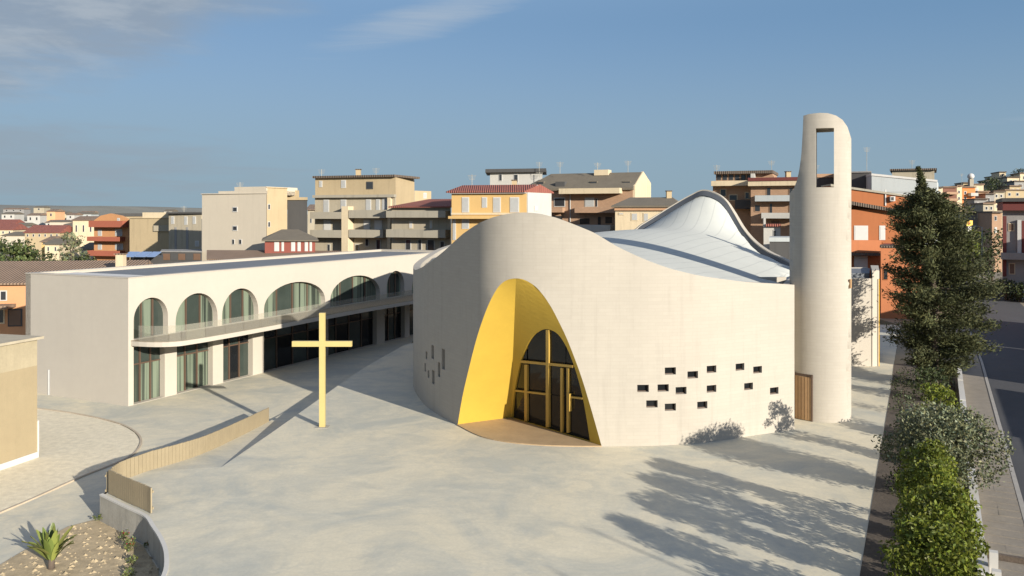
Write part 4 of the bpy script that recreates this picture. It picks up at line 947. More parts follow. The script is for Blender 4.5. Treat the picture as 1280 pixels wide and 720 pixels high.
part('gable_wall', MB().add([tuple(fs_.p+fs_.d*x+fs_.n*o_+Z*z) for o_ in (.12, .0) for x, z in q2], [tuple(range(5)), tuple(range(9, 4, -1))]+[(i, (i+1) % 5, 5+(i+1) % 5, 5+i) for i in range(5)]), T_PALE, b)
fg = Face(fs_.p+fs_.n*.12, fs_.p+fs_.d*fs_.l+fs_.n*.12); window(b, fg, (667.5, 257, 672.5, 264), W_WHITE, T_PALE)
for r in ((577.5, 246.5, 586.5, 265.5), (602.5, 246.5, 609, 259.5), (616.5, 246.5, 626, 265.5), (637.5, 246.5, 649, 265.5)): window(b, f, r, W_SHUT)
for r in ((577.5, 273.5, 586.5, 286), (566, 273, 570, 300)): window(b, f, r, W_SHUT)
balcony(b, f, (564.5, 269, 660, 273.5), T_YELL, 1.1, .3)
# --- white attic behind
b = block('white_attic', 'small white penthouse with a dark flat roof behind the yellow house', 'building', [pt(612.5, 118), pt(678, 116), pt(678, 124), pt(613, 126)], zt(215.5, 117), T_PALE, roof=T_DGREY, rt=.5, over=.6)
f = Face(pt(612.5, 118), pt(678, 116))
for r in ((623.5, 217.5, 628, 226.5), (642, 217.5, 648, 229)): window(b, f, r, W_DARK)
antenna(*pt(674, 115), zt(213, 115), 1.2, 'thin television antenna on the white penthouse roof')
# --- large block with the brown mansard roof
pA, pB, pC = pt(672, 111), pt(791, 106), pt(812, 113)
b = block('mansard_block', 'large apartment block with a long brown mansard roof and balconies', 'building', [pA, pB, pC, pt(700, 122)], zt(234.5, 108), T_BRICK)
f = Face(pA, pB); fs_ = Face(pB, pC)
aL, aR = f.at(655, 228)[0], f.l; zE, zR = zt(235, 108), zt(215, 109)
def ff(a, o_, z): return tuple(f.p+f.d*a+f.n*o_+Z*z)
e0, e1 = f.p+f.d*aL+f.n*.35, f.p+f.d*(aR+.1)+f.n*.35; bk_ = fs_.d*(fs_.l+.2); bz = lambda p, z: (p.x, p.y, z)
part('roof', MB().add([bz(e0, zE), bz(e1, zE), bz(e1+bk_*.5, zR), bz(e0+bk_*.5+f.d*2.4, zR), bz(e1+bk_, zE+.3), bz(e0+bk_, zE+.3), bz(e0, zE-.3), bz(e1, zE-.3), bz(e1+bk_, zE-.3), bz(e0+bk_, zE-.3)],
     [(0, 1, 2, 3), (3, 2, 4, 5), (0, 3, 5), (1, 4, 2), (6, 7, 1, 0), (7, 8, 4, 1), (8, 9, 5, 4), (9, 6, 0, 5), (9, 8, 7, 6)]), T_SLATE, b)
q2 = [fs_.at(791.3, 300), fs_.at(811.5, 300), fs_.at(811.5, 229), fs_.at(802, 214.3), fs_.at(791.3, 232)]
part('gable_wall', MB().add([tuple(fs_.p+fs_.d*x+fs_.n*o_+Z*z) for o_ in (.25, .0) for x, z in q2], [tuple(range(5)), tuple(range(9, 4, -1))]+[(i, (i+1) % 5, 5+(i+1) % 5, 5+i) for i in range(5)]), T_CREAM, b)
for x0, x1, y0 in ((669, 677, 226.5), (735, 744, 226), (776, 786, 226)):
    a0, a1, z0, z1 = f.rect((x0, y0, x1, y0+3)); d_ = part('dormer', MB().obox(f.p, f.d, f.n, Z, a0, a1, -3, -.9, z0-.3, z1), T_SLATE, b); part('pane', MB().obox(f.p, f.d, f.n, Z, a0+.08, a1-.08, -.92, -.86, z0-.05, z1-.08), W_DARK, d_)
part('loggia_opening', f.box((694, 227, 705.5, 237), -1.8, -.1), T_DGREY, b)
part('chimney', f.box((735, 210.8, 753, 218), -4.4, -2.8), T_CREAM, b)
balcony(b, f, (703, 235.2, 778, 242), T_CREAM, 1.5, .3)
window(b, f, (692.5, 247, 706.5, 258.5), W_DARK, T_PALE); window(b, f, (731, 247, 743, 258.5), W_SHUT, T_PALE); window(b, f, (744.5, 248, 747, 258.5), W_DARK, T_PALE)
balcony(b, f, (689, 259.5, 706.5, 265.5), T_BRICK, 1.2, .3); balcony(b, f, (722, 258.5, 772, 266), T_BRICK, 1.3, .35)
for r in ((746.5, 270, 752, 282), (690, 269, 704, 276), (724, 272, 738, 281), (756, 270, 766, 280)): window(b, f, r, W_DARK, T_BRICK)
part('drainpipe', MB().tube([ff(f.at(713, 260)[0], .1, zt(241, 108)), ff(f.at(713, 260)[0], .1, zt(292, 108))], .07, 6), W_SHUT, b)
part('terrace_wall', f.box((706, 281, 771, 310), .3, 3.2), T_LGREY, b)
antenna(*pt(747, 109.5), zt(211.5, 109.5), .9, 'thin television antenna on the chimney of the mansard block')
antenna(*pt(674.5, 112), zt(222, 112), .8, 'short antenna at the left end of the mansard roof')
# --- cream house with brown roof, behind the church roof
pA, pB = pt(769, 97), pt(848, 95)
b = block('cream_house', 'cream house with a brown tiled roof right of the mansard block', 'house', [pA, pB, pt(850, 104), pt(776, 106)], zt(259, 96), T_CREAM)
f = Face(pA, pB)
part('cornice', f.box((768.5, 258.5, 848, 263), -.1, .3), mat('terracotta cornice', (0.38, 0.22, 0.12), 0.85, 0.1, 2), b)
zE, zR = zt(257, 95), zt(246.5, 99)
part('roof', MB().add([ff2 for ff2 in [tuple(f.p+f.d*a+f.n*o_+Z*z) for a, o_, z in ((-.4, .5, zE), (f.l+.4, .5, zE), (f.l-1, -4, zR), (1.2, -4, zR), (f.l+.4, -9, zE), (-.4, -9, zE), (-.4, .5, zE-.2), (f.l+.4, .5, zE-.2), (f.l+.4, -9, zE-.2), (-.4, -9, zE-.2))]], [(0, 1, 2, 3), (3, 2, 4, 5), (1, 4, 2), (0, 3, 5), (6, 7, 1, 0), (7, 8, 4, 1), (8, 9, 5, 4), (9, 6, 0, 5), (9, 8, 7, 6)]), T_SLATE, b)
for r in ((773, 265.5, 780, 269), (789, 266, 797.5, 276), (804, 266, 811, 277)): window(b, f, r, W_SHUT, T_CREAM)
# --- brick apartments right of the church hump
pA, pB = pt(891, 113), pt(940, 111)
b = block('brick_apartments', 'brown brick apartment building with an attic of dark windows above a cream parapet', 'building', [pA, pB, pt(941, 124), pt(895, 126)], zt(226, 112), T_BRICK)
f = Face(pA, pB)
part('attic', f.box((893.5, 217, 965, 226.2), -8, -1.0), T_BRICK, b)
part('roof', f.box((892, 213.3, 966, 217), -9, -.2), T_DTILE, b)
part('parapet', f.box((890.5, 226.2, 941, 232.5), -.2, 1.1), T_CREAM, b)
fA = Face(f.p-f.n*1.0, f.p-f.n*1.0+f.d*10)
for i in range(6): window(b, fA, (896+i*7.6, 218.3, 901.5+i*7.6, 225.2), W_DARK, T_DGREY)
part('pillar', f.box((938.5, 217, 943.5, 226), -1.0, .2), T_PALE, b)
for r in ((911, 243, 922, 251), (900, 236, 908, 246), (931, 240, 937, 249)): window(b, f, r, W_DARK, T_CREAM)
balcony(b, f, (920, 250, 940, 261), T_DGREY, 1.2, .3)
pA, pB = pt(938.5, 107), pt(1003, 104.5)
b = block('brick_apartments', 'brick apartment building with white balconies directly left of the bell tower', 'building', [pA, pB, pt(1003, 118), pt(942, 118)], zt(226.5, 106), T_BRICK)
f = Face(pA, pB)
part('roof', f.box((936, 222, 1005, 226.3), -12, .9), T_MAROON, b); part('parapet', f.box((936, 226.5, 1005, 232.3), -.1, .8), T_CREAM, b)
balcony(b, f, (945, 244, 1003, 251.5), T_LGREY, 1.2, .3); balcony(b, f, (953, 266, 1003, 273), T_PALE, 1.2, .3)
for r in ((958, 234, 964, 245), (961.5, 254, 966, 267), (986, 234, 992, 246), (986, 254, 992, 267), (943, 256, 951, 265)): window(b, f, r, W_DARK, T_BRICK)
window(b, f, (963, 275, 975, 280), W_BRN, T_BRICK)
b = block('white_house', 'tiny white house with a small red roof below the brick apartments', 'house', [pt(954.5, 96), pt(975.5, 95.5), pt(975.5, 100), pt(955.5, 100)], zt(283.5, 96), T_PALE)
f = Face(pt(954.5, 96), pt(975.5, 95.5)); part('roof', f.box((957.5, 279.8, 976, 283), -3, .4), T_REDTILE, b); part('corner_wall', f.box((954.5, 272.5, 957.2, 284), -3, .05), T_PALE, b); window(b, f, (966.5, 287.5, 970.5, 297.5), W_DARK, W_WHITE, 'door')
block('grey_shed', 'long grey flat-roofed shed in front of the tiny white house', 'shed', [pt(962, 88), pt(1003, 87.5), pt(1003, 93), pt(964, 93)], zt(302, 88), T_DGREY, roof=T_LGREY, rt=.45)
for x, y, p, h, l in ((896, 112, 213.5, .8, 'left antenna on the brown flat roof of the brick apartments'), (964.5, 112, 213.3, 1.4, 'tall antenna at the right end of the brick apartments roof')): antenna(*pt(x, y), zt(p, y), h, l)
# tree tips behind the hump
# --- orange house right of the tower
pA, pB = pt(1040, 90), pt(1152, 88.5)
b = block('orange_house', 'burnt orange house with white shutters and a sloping roof right of the bell tower', 'house', [pA, pB, pt(1156, 99), pt(1046, 101)], zt(262, 89), T_ORNG)
f = Face(pA, pB)
def fpoly(face, px, d0, d1): 
    q = [face.at(*p) for p in px]; k = len(q); return MB().add([tuple(face.p+face.d*x+face.n*o_+Z*z) for o_ in (d1, d0) for x, z in q], [tuple(range(k)), tuple(reversed(range(k, 2*k)))]+[(i, (i+1) % k, k+(i+1) % k, k+i) for i in range(k)])
part('upper_wall', fpoly(f, [(1041, 262), (1152, 268), (1152, 247), (1041, 231.5)], -6, -1.2), T_ORNG, b)
part('upper_roof', fpoly(f, [(1041, 232.5), (1153, 248), (1153, 245.8), (1041, 229.5)], -6.3, -1.0), T_CONC, b)
part('roof', fpoly(f, [(1041, 252.5), (1122, 266), (1122, 262), (1041, 247.8)], -1.3, .7), T_DTILE, b)
part('brick_band', f.box((1041, 300, 1100, 315.5), -.05, .5), T_ORNG2, b); part('ledge', f.box((1041, 316, 1100, 319), -.05, .9), T_DTILE, b)
fU = Face(f.p-f.n*1.2, f.p-f.n*1.2+f.d*10)
part('drainpipe', fU.box((1106, 237, 1107.5, 257), 0, .12), W_WHITE, b)
ac = part('air_conditioner', fU.box((1111.5, 245.5, 1117.5, 251.5), .02, .5), W_WHITE, b); part('fan_grille', fU.box((1112.5, 246.5, 1115.5, 250.5), .5, .53), T_DGREY, ac)
for r in ((1067.5, 282, 1085, 305), (1099, 282, 1106.5, 300), (1067.5, 320, 1084.5, 337.5)): window(b, f, r, W_WHITE, W_WHITE)
window(b, f, (1103, 303, 1118, 317), T_MAROON, T_ORNG)
b = block('red_house', 'dark red house wall behind the conifer beside the orange house', 'house', [pt(1101, 83), pt(1152, 82), pt(1154, 86), pt(1102, 87)], zt(310, 82), T_ORNG2, roof=T_DTILE)
f = Face(pt(1101, 83), pt(1152, 82)); window(b, f, (1104, 335, 1110, 350), W_DARK, T_ORNG)
b = block('grey_clad_building', 'light grey clad building rising behind the burnt orange house', 'building', [pt(1089, 106), pt(1171, 104), pt(1173, 114), pt(1092, 116)], zt(226, 105), T_LGREY)
f = Face(pt(1089, 106), pt(1171, 104))
part('upper_wall', fpoly(f, [(1089.5, 240), (1171, 240), (1171, 225.5), (1089.5, 217.5)], -5, .06), T_LGREY, b); part('coping', fpoly(f, [(1089, 219.5), (1171.5, 227.5), (1171.5, 225), (1089, 216.8)], -5.2, .16), W_WHITE, b)
block('dark_rooftop', 'dark grey rooftop block left of the light grey clad building', 'building', [pt(1045, 112), pt(1088.5, 110), pt(1089, 118), pt(1047, 120)], zt(216, 111), T_DGREY, roof=T_GREY)
block('tan_rooftop', 'tan rooftop storey showing above the light grey clad building', 'building', [pt(1115, 122), pt(1168, 120), pt(1168, 128), pt(1117, 130)], zt(213, 121), T_OLD, roof=T_DTILE, rt=.25, over=.4)
b = block('dark_fronted_house', 'house with a dark front and brown roof edge seen through the tower opening', 'building', [pt(1005, 116), pt(1046, 115), pt(1047, 124), pt(1007, 124)], zt(222, 116), T_DGREY, roof=T_BRICK, rt=.5)
antenna(*pt(1083.5, 113), zt(216, 112), 3.6, 'tall thin antenna on the dark grey rooftop')
# --- annex of the church behind the tower
pA, pB = pt(1058, 57.2), pt(1091.5, 56.4)
b = thing('annex', 'small pale stone annex with a grey roof behind the bell tower', 'building', (pA[0], pA[1], 0))
x0, x1, y0 = pA[0], pB[0], 56.6
part('front_wall', MB().box(x0, x1, y0, y0+.4, -.05, zt(348, 56.6)), M_ANNEX, b)
part('side_wall', MB().prism([(x1+.002, y0-.05), (x1+.58, y0+.15), (x1+2.9, y0+5.5), (x1+2.4, y0+5.7)], -.05, zt(337.5, 57)), M_ANNEX, b)
part('roof', MB().prism([(x0, y0+.402), (x1, y0+.402), (x1+2.3, y0+5.6), (x0+1, y0+5.6)], zt(352, 57), zt(346, 57)+.25), M_GREYROOF, b)
part('rear_wall', MB().box(x0+1.2, x1+2.2, y0+5.62, y0+6, -.05, zt(337, 60)), M_ANNEX, b)
part('yellow_downpipe', MB().tube([(x1+.5, y0+.02, .0), (x1+.5, y0+.02, zt(348, 57))], .03, 6), mat('yellow pipe', (0.62, 0.36, 0.03), 0.5), b)

# chimneys, dishes and aerials standing on the town roofs
for x, y, p, lab in ((402, 110, 219.5, 'aerial at the left end of the tall tan apartment roof'), (470, 108, 219.5, 'aerial near the right end of the tall tan apartment roof'), (300, 107, 236, 'aerial on the stepped beige block'), (590, 96, 233, 'aerial above the red roof of the yellow house'), (700, 112, 216, 'aerial left of the mansard chimney'), (785, 110, 215.5, 'aerial at the right end of the mansard roof'), (230, 130, 265, 'aerial on the windowed tan block'), (1140, 123, 212, 'aerial on the tan rooftop storey'), (1020, 118, 218, 'aerial on the dark fronted house')): antenna(*pt(x, y), zt(p, y), random.uniform(.8, 1.7), lab)
for x, y, p, lab in ((448, 107, 219.5, 'tan chimney on the tall tan apartment roof'), (985, 110, 222, 'brick chimney on the maroon roof beside the tower'), (643, 94, 234, 'small chimney on the red roof of the yellow house'), (836, 99, 247, 'small chimney on the cream house roof')):
    q_ = pt(x, y); o = thing('chimney', lab, 'chimney', (q_[0], q_[1], zt(p, y)-.4)); part('stack', MB().box(q_[0]-.3, q_[0]+.3, q_[1]-.3, q_[1]+.3, zt(p, y)-.5, zt(p, y)+.75), T_TAN, o); part('cap', MB().box(q_[0]-.38, q_[0]+.38, q_[1]-.38, q_[1]+.38, zt(p, y)+.75, zt(p, y)+.85), T_DTILE, o)
# --- left foreground hut and the brown-roofed house
pB2, pA2 = onz(46.5, 572, LOW)[:2], onz(-150, 640, LOW)[:2]
hut = thing('stucco_hut', 'flat-roofed tan stucco hut with a white skirting at the left edge', 'hut', (pB2[0], pB2[1], LOW))
ztp = zt(421, pB2[1]); nb2 = Vector((pB2[0]-pA2[0], pB2[1]-pA2[1], 0)).normalized(); bk2 = Vector((-nb2.y, nb2.x, 0))*6
M_HUT = mat('tan stucco', (0.285, 0.228, 0.135), 0.95, 0.10, 0.4, 0.5, 16, streak=0.1)
M_HUT2 = mat('lime washed stucco', (0.32, 0.27, 0.175), 0.95, 0.2, 0.8, 0.5, 12, streak=0.25)
quad = [pA2, pB2, (pB2[0]+bk2.x, pB2[1]+bk2.y), (pA2[0]+bk2.x, pA2[1]+bk2.y)]
part('wall', MB().prism(quad, LOW-.05, ztp-1.35), M_HUT, hut); part('upper_wall', MB().prism(quad, ztp-1.35, ztp-.12), M_HUT2, hut)
fh = Face(pA2, pB2); part('roof_slab', MB().obox(fh.p, fh.d, fh.n, Z, -.1, fh.l+.28, -6.1, .12, ztp-.12, ztp), mat('rough roof slab', (0.36, 0.31, 0.22), 0.95, 0.2, 2, 0.5, 8), hut)
part('skirting', MB().obox(fh.p, fh.d, fh.n, Z, 0, fh.l+.03, -.02, .06, LOW, LOW+.28), M_WHITE, hut)
part('skirting', MB().obox(fh.p, fh.d, fh.n, Z, fh.l+.001, fh.l+.05, -.12, .058, LOW+.281, LOW+1.75), M_WHITE, hut)
pp = fh.p+fh.d*(fh.l+.25); part('drainpipe', MB().tube([(pp.x, pp.y+.6, zt(497, pp.y)), (pp.x, pp.y+.6, zt(465, pp.y))], .05, 6), W_SHUT, hut)
hb_ = [(-52, 62), (-30.5, 65.5), (-32.5, 75), (-54, 71)]
b = block('brown_roofed_house', 'house with a broad brown tiled roof behind the parish building at left', 'house', hb_, 5.1, mat('salmon orange render', (0.45, 0.23, 0.11), 0.9, 0.1, 0.5))
pitched(b, hb_, 5.15, 1.45, T_TILE)
f = Face(hb_[0], hb_[1])
window(b, f, (0, 363, 9, 376), W_DARK, T_PALE); part('porch_roof', f.box((-40, 380, 20, 384), -.05, 1.6), T_TILE, b); window(b, f, (10, 386, 28, 408), W_BRN, T_DGREY); window(b, f, (-30, 386, 6, 405), W_DARK, T_CREAM)
ch = part('chimney', MB().box(-31.9, -31.3, 65.9, 66.5, 5.0, zt(318, 66)), T_CREAM, b); part('cap', MB().box(-32.0, -31.2, 65.8, 66.6, zt(318, 66), zt(317, 66)), T_TILE, ch)
hl = [pt(262, 88), pt(420, 86), pt(424, 95), pt(262, 97)]
b = block('low_house', 'low house with a flat brown tiled roof just behind the parish roof', 'house', hl, zt(323, 88), T_TAN); pitched(b, hl, zt(323.5, 88), .75, T_TILE)

# --- street building on the right
pA, pB = pt(1253, 103), pt(1330, 100)
b = block('street_house', 'grey street house with maroon eaves and a concrete balcony at the right edge', 'house', [pA, pB, pt(1335, 114), pt(1258, 118)], zt(262, 103), T_GREY, base=0)
f = Face(pA, pB)
part('roof', f.box((1251.5, 247.5, 1332, 252), -12, 1.3), T_DGREY, b); part('eaves', f.box((1253, 252, 1331, 263), -11, .9), T_MAROON, b)
part('pillar', f.box((1271.5, 275, 1276.5, 318), -.05, .35), W_WHITE, b); part('red_panel', f.box((1277, 276, 1284, 318), -.05, .2), T_MAROON, b); part('pillar', f.box((1253.5, 270, 1258, 345), -.05, .25), T_MAROON, b)
for r in ((1260.5, 279, 1268, 289), (1261, 329, 1269, 343), (1286, 280, 1296, 316)): window(b, f, r, W_BRN, T_CREAM)
balcony(b, f, (1251, 316.5, 1320, 325), T_GREY, 1.2, .3)

b = block('added_corner_house', 'tall plain unseen house added on the right side of the street for shade', 'house', [(70, 86), (80, 78), (90, 92), (79, 99)], 11.5, T_GREY, base=0, roof=T_TILE)  # out of view, put in so its shade falls on the street end
f = Face((70, 86), (80, 78))
for i in range(3):
    for k in range(3): part('window', f.mbox(1.5+k*3.8, 2.9+k*3.8, 1.2+i*3.4, 2.9+i*3.4, -.05, .05), W_BRN, b)
# --- houses on the slope at the right end of the street
def hill_house(name, label, px0, px1, py0, y, m, roof=T_DTILE, wins=(), yd=9, group=None, skew=1.0):
    p0, p1 = pt(px0, y), pt(px1, y*skew); q0 = (p0[0]+.28*yd, p0[1]+yd); q1 = (p1[0]+.28*yd, p1[1]+yd); gz = hill_z(p0[0], p0[1]) if p0[0] > 40 else GY
    b = block(name, label, 'house', [p0, p1, q1, q0], zt(py0, y), m, base=min(gz, zt(py0, y)-3), roof=roof, rt=.3, over=.4, group=group); f = Face(p0, p1)
    for r in wins: window(b, f, r, W_DARK if (r[0]*7+r[1]) % 3 else W_SHUT, W_WHITE)
    return b, f
GH = 'houses on the slope beyond the street'
b, f = hill_house('hill_house', 'bright orange apartment house with pale balconies on the slope', 1203, 1219, 234.5, 205, render_mat('vivid orange render', (0.55, 0.19, 0.06), 0.1), T_TILE, ((1205, 239, 1208, 243), (1205, 246, 1208, 251), (1205, 254, 1208, 259)), group=GH)
for y_ in (241, 248, 256): balcony(b, f, (1210, y_, 1219, y_+4), T_PALE, 1.4, .3)
b, f = hill_house('hill_house', 'dark brown red apartment house left of the bright orange one', 1179, 1195.5, 234.5, 200, render_mat('brown red render', (0.16, 0.075, 0.05)), T_TILE, (), group=GH)
for y_ in (240, 248, 256): balcony(b, f, (1180, y_, 1194, y_+3), T_BRICK, 1.3, .3)
hill_house('hill_house', 'narrow cream house between brown red and orange apartment houses', 1196, 1202.6, 233, 203, T_CREAM, T_TILE, ((1197.5, 238, 1200, 242), (1197.5, 246, 1200, 250)), group=GH)
hill_house('hill_house', 'pale house with a lit yellow wall beside the grey clad building', 1171.5, 1178.5, 235, 190, T_CREAM, T_DTILE, ((1173, 239, 1176, 243),), group=GH)
hill_house('hill_house', 'cream house with orange roof edge right of the bright orange house', 1217.5, 1229.5, 231, 225, T_CREAM, T_TILE, ((1220, 235, 1223, 239), (1225, 241, 1228, 245)), group=GH)
hill_house('hill_house', 'plain grey house below the cream house with the orange roof edge', 1218, 1234, 249.5, 185, T_GREY, T_DTILE, ((1221, 253, 1224, 258), (1229, 253, 1232, 258)), group=GH)
hill_house('hill_house', 'grey terrace house in the middle of the slope', 1232, 1243, 243, 205, T_GREY, T_DTILE, ((1234.5, 247, 1237.5, 252),), group=GH)
hill_house('hill_house', 'sunlit cream house halfway up the slope with two dark windows', 1242, 1256, 240, 215, T_OLD, T_DTILE, ((1244, 243, 1247, 247), (1250, 243, 1253, 247)), group=GH)
hill_house('hill_house', 'warm cream house low on the slope beside the maroon eaves', 1242.5, 1254.5, 253, 180, T_CREAM, T_TILE, ((1245, 256, 1248, 260), (1250, 256, 1252.5, 260)), group=GH)
hill_house('hill_house', 'tall cream house near the top of the slope', 1259, 1274, 222, 260, T_CREAM, T_DTILE, ((1262, 225, 1265, 229), (1268, 225, 1271, 229), (1262, 232, 1265, 236)), group=GH)
hill_house('hill_house', 'small cream house highest on the slope', 1249, 1257.5, 215.5, 285, T_CREAM, T_DTILE, ((1252, 217.5, 1254.5, 220.5),), group=GH)
hill_house('hill_house', 'tan house below the tall cream house at the photo edge', 1257, 1288, 238, 225, T_TAN, T_TILE, ((1260, 241, 1263.5, 245), (1270, 241, 1273.5, 245)), group=GH)
hill_house('hill_house', 'grey brown house behind the dark trees on the slope', 1233, 1247, 226, 265, T_GREY, T_DTILE, ((1238, 229, 1241, 232),), group=GH)
hill_house('hill_house', 'pale distant house with a dark roof at the slope foot', 1168, 1184, 238.5, 230, T_PALE, T_DTILE, ((1176, 241, 1178.5, 244),), group=GH)
hill_house('hill_house', 'grey house low at the street end behind the yellow sign', 1205, 1221, 266, 160, T_GREY, T_DTILE, ((1207, 271, 1210, 276), (1215, 284, 1218, 290)), group=GH)
hill_house('hill_house', 'brown house with yellowish wall beside the street end', 1240, 1252.5, 266, 150, T_BRICK, T_DTILE, ((1243, 270, 1246, 276), (1243, 284, 1246, 291)), group=GH)
for lab, x0, x1, p0, y, m, rf_ in (('tan house squeezed under the bright orange apartment house', 1194, 1206, 262, 175, T_TAN, T_DTILE), ('weathered house between grey terrace and sunlit cream house', 1229, 1243, 255, 172, T_OLD, T_TILE), ('pale tall house behind the grey brown slope house', 1240, 1250, 221, 300, T_PALE, T_DTILE),
    ('tan house directly below the tall cream one', 1262, 1276, 233, 240, T_TAN, T_TILE), ('grey house above the maroon eaves at the photo edge', 1268, 1292, 227, 250, T_GREY, T_DTILE), ('brick house above the plain grey slope house', 1222, 1236, 240, 215, T_BRICK, T_TILE), ('cream house at the very right edge of the slope', 1275, 1295, 217, 275, T_CREAM, T_TILE), ('small tan house beside the white water tank', 1204, 1212, 229, 235, T_TAN, T_DTILE)):
    wx = x1-x0; hill_house('hill_house', lab, x0, x1, p0, y, m, rf_, ((x0+wx*.18, p0+3, x0+wx*.4, p0+7.5), (x0+wx*.6, p0+3, x0+wx*.82, p0+7.5), (x0+wx*.18, p0+11, x0+wx*.4, p0+15.5), (x0+wx*.6, p0+11, x0+wx*.82, p0+15.5)), group=GH)
wt = thing('water_tank', 'round white tank on the roofs of the sloping town', 'tank', (*pt(1213.5, 212), zt(226, 212)))
pz = []; c_ = pt(1213.5, 212)
for k in range(7): a_ = -math.pi/2+math.pi*k/6; pz.append((max(.02, .85*math.cos(a_)), .8*math.sin(a_)))
mb = MB(); mb.add([(c_[0]+r_*math.cos(t_*math.pi/6), c_[1]+r_*math.sin(t_*math.pi/6), zt(220.5, 212)+z_) for r_, z_ in pz for t_ in range(12)], [(i*12+t_, i*12+(t_+1) % 12, (i+1)*12+(t_+1) % 12, (i+1)*12+t_) for i in range(6) for t_ in range(12)]); part('tank_body', mb, W_WHITE, wt, smooth=True)
part('stand', MB().box(c_[0]-.5, c_[0]+.5, c_[1]-.5, c_[1]+.5, zt(236, 212), zt(224, 212)), T_CONC, wt)
antenna(*pt(1202.3, 203), zt(233, 203), 3.2, 'tall thin mast above the cream house on the slope')

# --- far town at the left
GL = 'small houses of the far town at left'
FT = [('white far warehouse, brightest building of the left distant town', 2, 18, 266.5, 276, 420, T_PALE), ('peach far block standing above the left distant town', 58.5, 69, 263.2, 275, 380, render_mat('peach render', (0.60, 0.33, 0.17), 0.1)),
 ('long tan far block with red awning line in the left town', 31, 75, 289.5, 300, 210, T_TAN), ('pale far house left of the peach block', 34, 50, 268, 280, 400, T_PALE), ('cream far house right of the peach block', 70, 82, 266, 276, 430, T_CREAM),
 ('grey white far house with green trees in front', 83, 93, 267.5, 276, 420, T_PALE), ('pale far house next to the orange apartments skyline', 94, 114, 266.5, 275, 440, T_LGREY), ('broad tan far house left of the orange apartment house', 91, 118, 274, 300, 215, T_CREAM),
 ('low white far house under the tan block', 100, 116, 310, 326, 150, T_PALE), ('red roofed far house at the left picture edge', -8, 17, 279, 286, 330, T_PALE), ('second red roofed far house below at the left edge', -8, 16, 286, 296, 260, T_CREAM),
 ('cream far house with two lit gables', 32, 48, 286, 292, 280, T_CREAM), ('grey far house left of the lit gables', 18, 31, 281, 292, 300, T_GREY), ('long white far wall below the peach block', 57, 80, 277, 285, 330, T_PALE),
 ('small pale far house behind the dark green conifer', 75, 90, 283, 300, 240, T_OLD), ('yellow far kiosk beside the green trees', 52, 58, 301, 307, 170, T_YELL), ('tan far house under the yellow kiosk', 56, 74, 304, 320, 165, T_CREAM), ('grey far house at the foot of the hills, far left', 4, 30, 260.5, 266, 620, T_GREY),
 ('cream far house at the foot of the hills left of centre', 42, 55, 258.5, 265, 600, T_OLD), ('low dark far house on the skyline', 100, 117, 264.5, 268, 640, T_GREY), ('tiny pale far house between tan block and skyline', 205, 215, 263, 268, 420, T_PALE), ('small brown far house in the gap by the dark stair block', 384.5, 393, 261, 290, 150, T_OLD)]
for i, (lab, x0, x1, p0, p1, y, m) in enumerate(FT):
    w_ = (x1-x0); f0 = pt(x0, y); f1 = pt(x1, y); b = block('far_house', lab, 'house', [f0, f1, (f1[0]-1, y+10), (f0[0]-1, y+10)], zt(p0+.8, y), m, group=GL, base=min(zt(p1, y), -1.2) if y < 400 else zt(p1+4, y))
    red = i in (2, 9, 10); pitched(b, [f0, f1, (f1[0]-1, y+10), (f0[0]-1, y+10)], zt(p0+.9, y), (1.0 if not red else 1.8), T_REDTILE if red else (T_TILE if i % 2 else T_SLATE), hip=.02)
    f = Face(f0, f1); nw = max(1, int(w_/7))
    for k in range(nw):
        xm = x0+w_*(k+.5)/nw; window(b, f, (xm-1.2, p0+(p1-p0)*.28, xm+1.2, p0+(p1-p0)*.62), W_DARK, W_WHITE)
# extra, less distinct town houses fill the valley between those
k = 0; tints = [T_CREAM, T_PALE, T_OLD, T_TAN, T_BEIGE, T_GREY]
hue_w = ['cream', 'pale', 'weathered grey beige', 'tan', 'beige', 'grey']
roofs = [(T_TILE, 'brown tiled'), (T_SLATE, 'grey'), (T_REDTILE, 'red tiled'), (T_DTILE, 'dark')]
FH = sorted([(float(rng.uniform(-6, 113)), float(rng.uniform(250, 640))) for i in range(22)])
for i, (px, y) in enumerate(FH):
    m = int(rng.integers(6)); w_, h_, d_ = rng.uniform(7, 16), rng.uniform(4, 9.3), rng.uniform(8, 12); rm, rw_ = roofs[int(rng.integers(4))]
    x = (px-CX)/FPX*y; pts_ = [(x, y), (x+w_, y-rng.uniform(-2, 2)), (x+w_+1, y+d_), (x+1, y+d_)]; od = '%d%s' % (i+1, 'th' if 10 < i+1 < 20 else {1: 'st', 2: 'nd', 3: 'rd'}.get((i+1) % 10, 'th'))
    b = block('town_house', '%s far house, %s roof, %s from left in the far valley' % (hue_w[m], rw_, od), 'house', pts_, GY+h_, tints[m], group='low houses of the distant valley')
    pitched(b, pts_, GY+h_, rng.uniform(.4, 1.6), rm, hip=.05)

